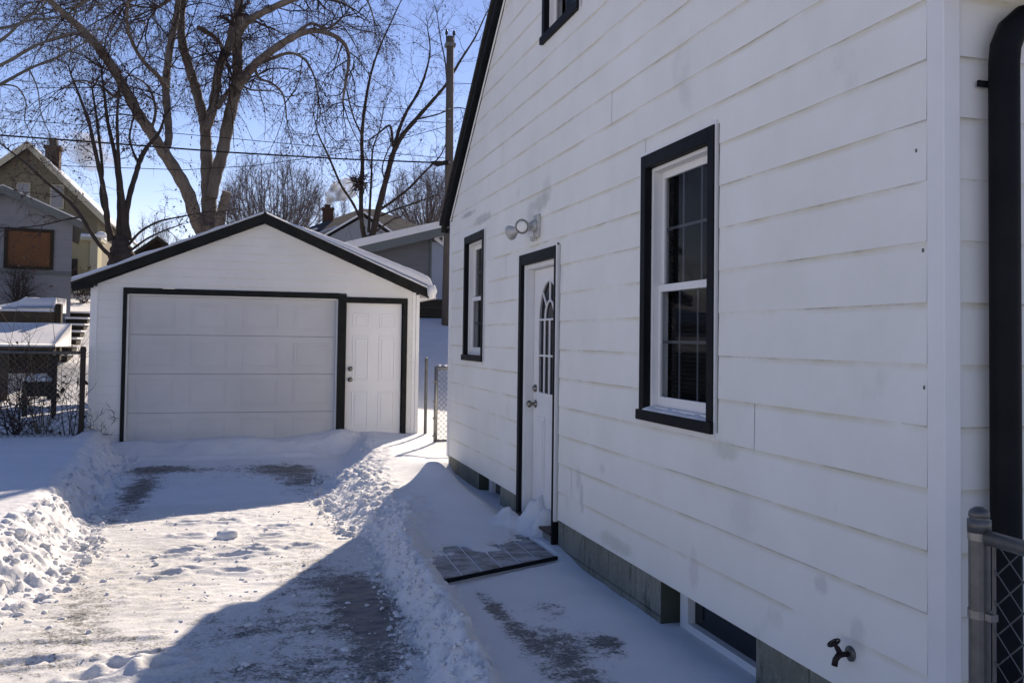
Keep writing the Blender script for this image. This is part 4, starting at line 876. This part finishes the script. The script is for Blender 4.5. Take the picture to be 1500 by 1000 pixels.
# ================================================================== POLE AND WIRES
PX = at(655, 470, 20.5); zt = at(659.5, 54, 20.5)
up = thing('utility_pole', 'weathered wooden utility pole rising behind the far corner of the house', 'pole', (PX[0], 20.5, 1.8))
MB().tube([(PX[0] - .02, 20.5, 1.5), (PX[0] - .0, 20.5, 4.5), tuple(zt)], [.12, .105, .085], 14).build('pole', M['pole'], up, 0, True)
b = MB()
for dx_ in (-.09, .09):
    b.tube([(zt[0] + dx_, 20.5, zt[2] - .25), (zt[0] + dx_, 20.5, zt[2] + .05)], .015, 6); b.lathe((zt[0] + dx_, 20.5, zt[2] + .04), (0, 0, 1), [(0, .03), (.04, .04), (.07, .028), (.1, .03), (.13, .001)], 10)
b.build('insulator', M['porcelain'], up, 0, True)
MB().box(WY(20.5), zt[0] - .12, zt[0] + .12, zt[2] - .25, zt[2] - .17, -.1, .1).build('bracket', M['galv'], up)
b = MB()
for py_ in (160, 175, 238): p = at(658, py_, 20.38); b.lathe(p, (0, -1, 0), [(-.02, .03), (.05, .035), (.06, .001)], 10)
b.build('insulator', M['alu'], up, 0, True)
b = MB(); p = at(650, 238, 20.4); b.tube([at(656, 238, 20.4), at(640, 240, 20.35), at(632, 238, 20.3)], [.05, .07, .03], 8); b.build('splice_case', M['wire'], up, 0, True)
def wire(label, pts, r):
    P = [at(*p) for p in pts]; out = []
    for a, c in zip(P, P[1:]):
        for i in range(8): out.append(a + (c - a) * i / 8)
    out.append(P[-1]); tag(MB().tube(out, r, 5).build('overhead_wire', M['wire'], None), label, 'wire', 'overhead wires')
wire('thickest black overhead cable crossing from the left edge to the pole', [(-60, 194, 20.4), (120, 207, 20.4), (330, 223, 20.4), (500, 233, 20.4), (652, 239, 20.4)], .019)
wire('thin overhead wire just above the thickest cable', [(-60, 169, 20.6), (130, 184, 20.6), (350, 204, 20.6), (520, 220, 20.6), (654, 232, 20.6)], .008)
wire('thin sagging overhead wire below the thickest cable', [(90, 243, 20.8), (270, 249, 20.8), (370, 243, 20.8), (520, 222, 20.8), (655, 185, 20.8)], .008)
wire('upper thin overhead wire right of the big tree meeting the pole', [(430, 152, 21), (540, 157, 20.8), (658, 163, 20.5)], .007)
wire('faint lower overhead wire right of the big tree meeting the pole', [(430, 168, 21), (540, 176, 20.8), (658, 180, 20.5)], .006)
wire('short overhead wire running from the pole towards the house roof', [(660, 122, 20.5), (720, 124, 19), (760, 126, 18)], .007)
# ================================================================== TREES
def spline(P, R, n=6):
    P = [np.array(p, float) for p in P]; out = []; rad = []
    for i in range(len(P) - 1):
        p0, p1, p2, p3 = P[max(i - 1, 0)], P[i], P[i + 1], P[min(i + 2, len(P) - 1)]
        for k in range(n):
            t = k / n; out.append(.5 * ((2 * p1) + (-p0 + p2) * t + (2 * p0 - 5 * p1 + 4 * p2 - p3) * t * t + (-p0 + 3 * p1 - 3 * p2 + p3) * t ** 3)); rad.append(R[i] + (R[i + 1] - R[i]) * t)
    return out + [P[-1]], rad + [R[-1]]
class Tree:
    def __init__(s, seed): s.r = np.random.default_rng(seed); s.tr = MB(); s.s = [[], [], [], []]; s.leaf = []; s.limbs = []
    def limb(s, pts, Y0, dY=0., k=9, wob=0, spawn=True):
        """pts: (px, py, radius in photo pixels); drifts dY in depth from start to end"""
        P, R = [], []
        for i, (x, y, r) in enumerate(pts):
            Yd = Y0 + dY * i / (len(pts) - 1); P.append(at(x, y, Yd)); R.append(max(r * pxm(x, y, Yd), .006))
        o, rr = spline(P, R); rr = [q * (1 + .07 * math.sin(i * 1.7 + len(s.limbs)) + s.r.normal(0, .02)) for i, q in enumerate(rr)]
        s.tr.tube(o, rr, k)
        if spawn: s.limbs.append((o, rr))
        return s
    def twig(s, p, d, L, r, lvl, droop, kids, leaf, wander=.22, maxl=3):
        n = 6 if lvl == 1 else (5 if lvl == 2 else 4); st = L / n; p = np.array(p, float); d = np.array(d, float); d /= np.linalg.norm(d)
        for i in range(n):
            d2 = d + s.r.normal(0, wander, 3) + np.array((0, 0, -droop * (i + 1) / n * (.5 + .5 * lvl / 2)))
            d2 /= np.linalg.norm(d2); q = p + d2 * st; ra = r * (1 - .8 * i / n); rb = r * (1 - .8 * (i + 1) / n)
            s.s[0].append(p); s.s[1].append(q); s.s[2].append(ra); s.s[3].append(rb)
            if lvl < maxl and i >= 0:
                for _ in range(int(kids[lvl - 1]) + (s.r.random() < kids[lvl - 1] % 1)):
                    side = s.r.normal(0, 1, 3); side -= d2 * (side @ d2); side /= np.linalg.norm(side) + 1e-9
                    s.twig(p + (q - p) * s.r.random(), d2 * s.r.uniform(.5, 1.1) + side * s.r.uniform(.5, 1.0), L * s.r.uniform(.38, .62), max(rb * .7, .0035), lvl + 1, droop, kids, leaf, wander, maxl)
            if leaf and lvl >= 2 and s.r.random() < leaf: s.leaf.append(q)
            p, d = q, d2
    def dress(s, step, L, r, droop, kids, leaf, t0=.15, up=.2, maxl=3, cond=None, wander=.22):
        for o, rr in s.limbs:
            acc = s.r.random() * step
            for i in range(int(len(o) * t0), len(o) - 1):
                seg = o[i + 1] - o[i]; ln = np.linalg.norm(seg); t = seg / ln; acc += ln
                while acc > step:
                    acc -= step; side = s.r.normal(0, 1, 3); side -= t * (side @ t); side /= np.linalg.norm(side) + 1e-9; side[2] += up
                    p = o[i] + seg * s.r.random()
                    if cond and not cond(p): continue
                    s.twig(p, side + t * s.r.uniform(.2, .9), s.r.uniform(*L), min(r, rr[i] * .6), 1, droop, kids, leaf, wander, maxl)
            e = o[-1] - o[-2]
            for _ in range(3): s.twig(o[-1], e / np.linalg.norm(e) + s.r.normal(0, .3, 3), s.r.uniform(*L), rr[-1] * .8, 1, droop, kids, leaf, wander, maxl)
    def build(s, name, label, cat, base, mt, mtw, ml=None, lsize=(.03, .07), group=None, k=3):
        t = thing(name, label, cat, base, group); s.tr.build('trunk', mt, t, 0, True)
        c = seg_mesh('crown', s.s[0], s.s[1], s.s[2], s.s[3], mtw, t, k)
        if s.leaf and ml is not None:
            P = np.array(s.leaf); N = len(P); a = s.r.normal(0, 1, (N, 3)); a /= np.linalg.norm(a, axis=1, keepdims=True); b = s.r.normal(0, 1, (N, 3)); b -= a * (a * b).sum(1, keepdims=True); b /= np.linalg.norm(b, axis=1, keepdims=True)
            sz = s.r.uniform(*lsize, (N, 1)); P = P - [0, 0, .03]; V = np.stack([P - a * sz, P + b * sz * .5, P + a * sz + b * sz * .1, P - b * sz * .45], 1).reshape(-1, 3); F = np.arange(4 * N).reshape(N, 4)
            np_mesh('dead_leaves', V, F, ml, c)
        return t
# ---- the big old tree behind the garage
T = Tree(11); YB = 21.5
L_ = T.limb
L_([(312, 470, 29), (311, 400, 26), (309, 350, 22), (307, 328, 17)], YB, 0, 14, spawn=False)
L_([(300, 348, 11), (286, 318, 10), (276, 285, 9.5), (257, 250, 9), (236, 218, 8.5), (218, 190, 8), (198, 160, 7.5), (178, 122, 7), (152, 80, 7), (126, 50, 6), (96, 22, 5), (62, -8, 4), (20, -40, 3)], YB, -2.0)
L_([(240, 222, 6), (247, 205, 5.5), (246, 175, 5.5), (243, 125, 5.5), (249, 70, 5), (258, 25, 4.5), (264, -30, 3.5)], YB - .6, 1.0)
L_([(243, 128, 4), (232, 112, 3.5), (212, 92, 3), (195, 65, 2.6), (186, 30, 2.2), (190, -20, 2)], YB - .4, -1.5)
L_([(309, 345, 15), (306, 300, 11), (305, 262, 10.5), (302, 225, 8.5), (301, 195, 8), (297, 170, 7), (288, 135, 7), (276, 95, 6.5), (266, 55, 6), (266, 15, 5.5), (272, -30, 5)], YB, 1.5)
L_([(302, 188, 7), (310, 165, 7), (316, 130, 6.5), (322, 95, 6.5), (336, 66, 6.5), (341, 40, 6)], YB, .4)
L_([(310, 290, 8), (316, 258, 8.5), (326, 222, 9), (334, 180, 9), (344, 135, 8.5), (348, 100, 7.5), (347, 60, 7.5), (348, 30, 7), (353, -30, 6)], YB, .6)
L_([(347, 128, 8), (360, 110, 7), (376, 92, 6), (402, 72, 5.5), (430, 54, 5), (458, 45, 4), (486, 51, 3.4), (505, 66, 3), (511, 88, 2.5), (506, 122, 2), (502, 150, 1.4)], YB, -1.4)
L_([(376, 95, 3), (398, 86, 2.6), (425, 78, 2.2), (447, 88, 1.8), (460, 112, 1.3), (466, 140, 1)], YB, -.8)
L_([(350, 48, 6), (362, 32, 5.5), (382, 20, 5), (412, 6, 4.5), (450, -8, 4)], YB, -1.0)
L_([(430, 54, 2.6), (455, 35, 2.2), (480, 42, 2), (502, 25, 1.4)], YB - .6, .8)
L_([(318, 158, 4.5), (330, 140, 3.5), (340, 128, 3)], YB, .2)
L_([(290, 40, 3.5), (318, 58, 3), (326, 72, 2.5)], YB + .8, -.6)
L_([(176, 130, 3), (168, 142, 2.2), (150, 128, 1.6), (120, 118, 1.2), (95, 128, .9)], YB - 1, -1)
L_([(220, 195, 2.5), (228, 160, 2), (215, 125, 1.5), (190, 110, 1)], YB - .4, 1.2)
L_([(372, 96, 2.5), (380, 115, 2), (398, 122, 1.6), (415, 140, 1.3), (420, 175, 1)], YB, -1.2)
L_([(322, 350, 9), (323, 320, 7.5), (328, 297, 6.5), (332, 281, 6.5)], YB - .3, -.2, 10, spawn=False)
for x0, y0 in ((60, 0), (110, 10), (150, -10), (190, 0), (230, 10), (-40, -30), (40, -60), (120, -50), (200, -60), (300, -60), (400, -50), (470, -40), (540, -60)):
    L_([(x0 + 40, y0 - 30, 3.5), (x0 + 20, y0 - 12, 3), (x0, y0 + 2, 2)], YB + T.r.uniform(-1.5, 1.5), .5)
L_([(500, -40, 3), (525, -18, 2), (540, 5, 1.3), (548, 30, .8)], YB - .5, -.5)
T.dress(.25, (.9, 2.5), .020, .26, (1.1, 1.25), .26, .42)
T.build('bare_tree', 'huge old tree with thick forking limbs and clinging dead leaves behind the garage', 'tree', tuple(at(310, 420, YB)), M['bark'], M['twig'], M['leaf'], (.015, .036), 'bare trees')
# ---- many-stemmed tree left of it
T = Tree(23); YB = 19.6; L_ = T.limb
L_([(180, 470, 21), (179, 400, 20), (178, 374, 18), (177, 358, 13), (177, 344, 7)], YB, 0, 12, spawn=False)
L_([(164, 352, 5.92), (158, 330, 4.44), (154, 290, 3.7), (147, 255, 3.33), (138, 215, 2.96), (130, 180, 2.37), (116, 140, 1.78), (104, 110, 1.18)], YB, -.5)
L_([(158, 320, 2.59), (148, 290, 2.22), (150, 250, 2.22), (146, 210, 2.07), (141, 170, 1.78), (135, 130, 1.33)], YB, .4)
L_([(176, 350, 6.66), (176, 310, 4.81), (174, 270, 3.7), (168, 225, 2.96), (158, 180, 2.52), (153, 140, 1.92), (149, 110, 1.33)], YB, .3)
L_([(182, 350, 5.92), (180, 300, 3.7), (175, 250, 2.66), (172, 200, 2.37), (172, 160, 1.92), (176, 130, 1.33)], YB, -.2)
L_([(188, 352, 5.92), (184, 320, 4.81), (190, 285, 4.07), (199, 255, 3.7), (205, 235, 3.7), (216, 215, 3.11), (232, 196, 2.22), (240, 175, 1.48)], YB, .2)
L_([(205, 240, 2.22), (196, 225, 1.78), (190, 200, 1.48), (196, 170, 1.18)], YB, .6)
L_([(164, 376, 2.96), (152, 366, 2.96), (138, 348, 2.81), (122, 322, 2.66), (104, 298, 2.52), (84, 280, 2.22), (62, 262, 1.92), (36, 238, 1.48), (0, 210, 1.04)], YB - .2, -1.5)
L_([(118, 318, 1.48), (95, 322, 1.18), (60, 330, 1.04), (20, 335, 0.74)], YB - .6, -.8)
L_([(186, 362, 2.22), (205, 340, 1.78), (232, 325, 1.48), (262, 318, 1.18), (295, 312, 0.74)], YB, -.3)
L_([(190, 368, 1.92), (215, 350, 1.48), (240, 338, 1.11), (262, 330, 0.74)], YB, .4)
T.dress(.30, (.5, 1.3), .009, .10, (1, .9), .12, .42)
T.build('bare_tree', 'dark many-stemmed tree growing from one stump left of the garage roof', 'tree', tuple(at(178, 420, YB)), M['bark2'], M['twig'], M['leaf'], (.02, .045), 'bare trees')
# ---- forked tree right of the garage ridge
T = Tree(31); YB = 25; L_ = T.limb
L_([(541, 440, 6.97), (540, 400, 6.56), (538, 365, 6.56), (538, 345, 5.74)], YB, 0, 10, spawn=False)
L_([(536, 360, 4.1), (530, 325, 3.44), (529, 285, 3.28), (531, 240, 2.95), (530, 205, 2.62), (534, 160, 2.3), (543, 110, 1.8), (556, 70, 1.39), (572, 35, 0.98), (588, 0, 0.66)], YB, .8)
L_([(541, 362, 5.33), (548, 335, 4.92), (556, 300, 4.59), (566, 262, 4.26), (576, 225, 3.94), (590, 198, 3.44), (612, 172, 2.95), (636, 145, 2.46), (655, 122, 2.13), (675, 88, 1.72), (696, 55, 1.23), (712, 20, 0.82)], YB, -.8)
L_([(575, 228, 3.12), (583, 195, 2.62), (595, 165, 2.3), (610, 140, 1.97), (622, 112, 1.64), (630, 75, 1.15), (626, 40, 0.74)], YB, .8)
L_([(534, 335, 2.13), (518, 300, 1.97), (500, 272, 1.8), (488, 245, 1.64), (478, 222, 1.48), (466, 196, 1.07), (460, 170, 0.66)], YB, -.6)
L_([(552, 310, 2.3), (575, 295, 1.97), (600, 275, 1.8), (624, 250, 1.48), (645, 228, 0.98), (655, 205, 0.66)], YB, -.6)
L_([(553, 318, 1.64), (585, 305, 1.39), (612, 296, 1.15), (640, 285, 0.74)], YB, .6)
L_([(540, 340, 2.13), (542, 300, 1.8), (544, 262, 1.56), (546, 220, 1.23), (556, 190, 0.82), (562, 160, 0.57)], YB, .5)
L_([(556, 312, 1.48), (565, 275, 1.31), (560, 245, 1.07), (572, 212, 0.82)], YB, -.5)
L_([(531, 200, 1.48), (519, 175, 1.23), (512, 150, 0.98), (505, 120, 0.66)], YB, -.3)
L_([(575, 215, 2.13), (574, 195, 1.97), (570, 184, 1.64), (556, 194, 1.31), (540, 206, 0.98)], YB - .3, -.3)
L_([(655, 122, 1.31), (652, 90, 1.07), (646, 60, 0.82), (640, 20, 0.57)], YB - .6, .4)
L_([(610, 175, 1.31), (640, 168, 1.07), (668, 158, 0.82), (690, 162, 0.57)], YB - .4, -.4)
L_([(543, 345, 1.64), (556, 335, 1.39), (574, 322, 1.07), (585, 318, 0.74)], YB, -.4)
T.dress(.30, (.5, 1.5), .010, .04, (1, .55), .02, .25, up=.35)
rt_ = T.build('bare_tree', 'slim forked bare tree standing behind the right slope of the garage roof', 'tree', tuple(at(540, 420, YB)), M['bark2'], M['twig'], M['leaf'], (.02, .05), 'bare trees')
nst = Tree(37); c = at(528, 268, YB - .05)
P0 = c + nst.r.normal(0, .10, (160, 3)); P1 = P0 + nst.r.normal(0, .14, (160, 3)); o = seg_mesh('bird_nest', P0, P1, np.full(160, .016), np.full(160, .008), M['twig'])
tag(o, 'ragged clump of dead twigs lodged in the slim forked tree', 'nest')
# ---- branches reaching in from the left
T = Tree(41); YB = 15; L_ = T.limb
L_([(-330, 480, 22), (-320, 330, 19), (-290, 220, 16), (-240, 170, 12)], YB, 0, 12, spawn=False)
L_([(-250, 180, 6), (-120, 150, 4), (-40, 140, 3), (0, 124, 2.5), (45, 100, 2), (85, 84, 1.6), (125, 62, 1.2)], YB, .6)
L_([(-250, 180, 6), (-130, 130, 4), (-40, 112, 3), (12, 90, 2.4), (55, 66, 1.9), (100, 50, 1.5), (140, 44, 1)], YB, -.6)
L_([(-250, 180, 6), (-140, 100, 4), (-50, 80, 3), (0, 60, 2.4), (28, 36, 1.8), (62, 10, 1.4), (80, -15, 1)], YB, .2)
L_([(-240, 170, 6), (-150, 70, 4), (-60, 40, 3), (0, 42, 2.2), (45, 30, 1.7), (90, 25, 1.3), (140, 8, .9)], YB, 1.0)
L_([(0, 124, 1.4), (25, 128, 1.1), (38, 150, .9), (36, 175, .7), (46, 198, .5)], YB + .4, .2)
L_([(42, 100, 1.2), (55, 130, .9), (60, 165, .7), (72, 195, .5)], YB + .5, .3)
T.dress(.20, (.4, 1.2), .007, .03, (1, .5), .0, .5, up=.3)
T.build('bare_tree', 'pale-barked tree reaching bare branches into the top left corner', 'tree', tuple(at(-330, 470, YB)), M['galv'] if False else M['twig_pale'], M['twig_pale'], None, (0, 0), 'bare trees')
# ---- round vase-shaped crowns in the distance
def far_tree(label, px, py_base, py_top, wpx, Y, seed, n=60):
    T = Tree(seed); b = at(px, py_base, Y); m = pxm(px, py_base, Y); Hh = (py_base - py_top) * m; Wd = wpx * m
    T.tr.tube([b - [0, 0, 4], b, b + [0, 0, Hh * .12]], [Hh * .03, Hh * .026, Hh * .022], 8)
    for i in range(n):
        a = T.r.uniform(0, 2 * math.pi); rr = T.r.random() ** .5; e = b + np.array((math.cos(a) * rr * Wd, math.sin(a) * rr * Wd, Hh * (1 - .55 * rr ** 2.2) * T.r.uniform(.8, 1)))
        s0 = b + [0, 0, Hh * T.r.uniform(.02, .14)]; mid = s0 + (e - s0) * .5 + np.array((math.cos(a), math.sin(a), -.2)) * rr * Wd * .22 + T.r.normal(0, .05, 3) * Hh
        o, r = spline([s0, mid, e], [Hh * .008, Hh * .0045, Hh * .002], 5); prev = o[0]
        for j in range(len(o) - 1): T.s[0].append(o[j]); T.s[1].append(o[j + 1]); T.s[2].append(r[j]); T.s[3].append(r[j + 1])
        for j in range(2, len(o)):
            for _ in range(3):
                d = o[j] - o[j - 1]; d = d / np.linalg.norm(d) + T.r.normal(0, .35, 3) + [0, 0, .25]
                T.twig(o[j], d, Hh * T.r.uniform(.10, .22), Hh * .0019, 2, -.01, (1, 1.3), 0, .26, 3)
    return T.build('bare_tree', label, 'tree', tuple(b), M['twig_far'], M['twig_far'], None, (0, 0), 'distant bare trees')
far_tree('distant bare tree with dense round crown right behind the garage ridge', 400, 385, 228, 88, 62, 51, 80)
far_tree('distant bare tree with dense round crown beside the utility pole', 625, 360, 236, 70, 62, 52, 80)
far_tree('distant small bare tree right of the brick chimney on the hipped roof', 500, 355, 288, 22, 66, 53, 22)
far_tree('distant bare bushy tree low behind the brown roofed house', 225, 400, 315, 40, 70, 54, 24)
# ---- scrubby plants along the left fence
def shrub(label, px, py, Y, n, hgt, spread, seed, mat, leaf=0, r=.006, kids=(1, .5), lean=0):
    T = Tree(seed); b = at(px, py, Y)
    for i in range(n):
        a = T.r.uniform(0, 6.28); d = np.array((math.cos(a) * spread + lean, math.sin(a) * spread, 1.)); s0 = b + np.array((math.cos(a), math.sin(a), 0)) * .06 * T.r.random() - [0, 0, .1]
        T.twig(s0, d, hgt * T.r.uniform(.6, 1.1), r * T.r.uniform(.7, 1.2), 1, .03, kids, leaf, .12, 3)
    t = thing('shrub', label, 'shrub', tuple(b), 'bare shrubs along the left fence'); seg_mesh('stems', T.s[0], T.s[1], T.s[2], T.s[3], mat, t, 4)
    if T.leaf:
        P = np.array(T.leaf); N = len(P); V = (P[:, None] + T.r.normal(0, .025, (N, 4, 3))).reshape(-1, 3); np_mesh('dead_leaves', V, np.arange(4 * N).reshape(N, 4), M['leaf'], t)
    return t
shrub('thick dark bush around the lean-to post behind the left fence', 22, 640, 12.9, 11, 1.1, .16, 61, M['twig'], .12, .010)
shrub('tall thin leafless sapling clump beside the left fence post', 104, 642, 12.7, 5, 1.15, .12, 62, M['twig'], .03, .009)
shrub('low twiggy scrub in the middle of the left fence', 62, 640, 13.2, 9, .7, .45, 63, M['twig'], .05, .004)
shrub('spindly tan-stemmed shrub leaning across the lean-to roof', 60, 640, 13.0, 9, 1.9, .16, 64, M['twig_tan'], .0, .007, (.6, .4), -.12)
shrub('dark weedy stalks against the grey outbuilding below its boarded window', 28, 445, 23.4, 22, 1.1, .2, 65, M['bark2'], .06, .012)
shrub('snow-dusted scrub at the foot of the yellow house', 122, 440, 28, 20, .9, .5, 66, M['twig'], .1, .010)
shrub('low bare twigs creeping up the left corner of the garage', 140, 640, 12.5, 4, .55, .3, 67, M['twig'], .0, .003)
# clump of snow on the scrub
b = MB()
for px, py, r in ((105, 434, .14), (118, 436, .12), (112, 428, .08), (128, 436, .08)):
    p = at(px, py, 28); b.lathe(p - np.array((0, 0, r * .5)), (0, 0, 1), [(0, r), (r * .5, r * 1.1), (r * .9, r * .6), (r * 1.1, .001)], 9)
tag(b.build('snow_clump', M['snow'], None, 0, True), 'small clumps of snow caught on the scrub by the yellow house', 'snow')
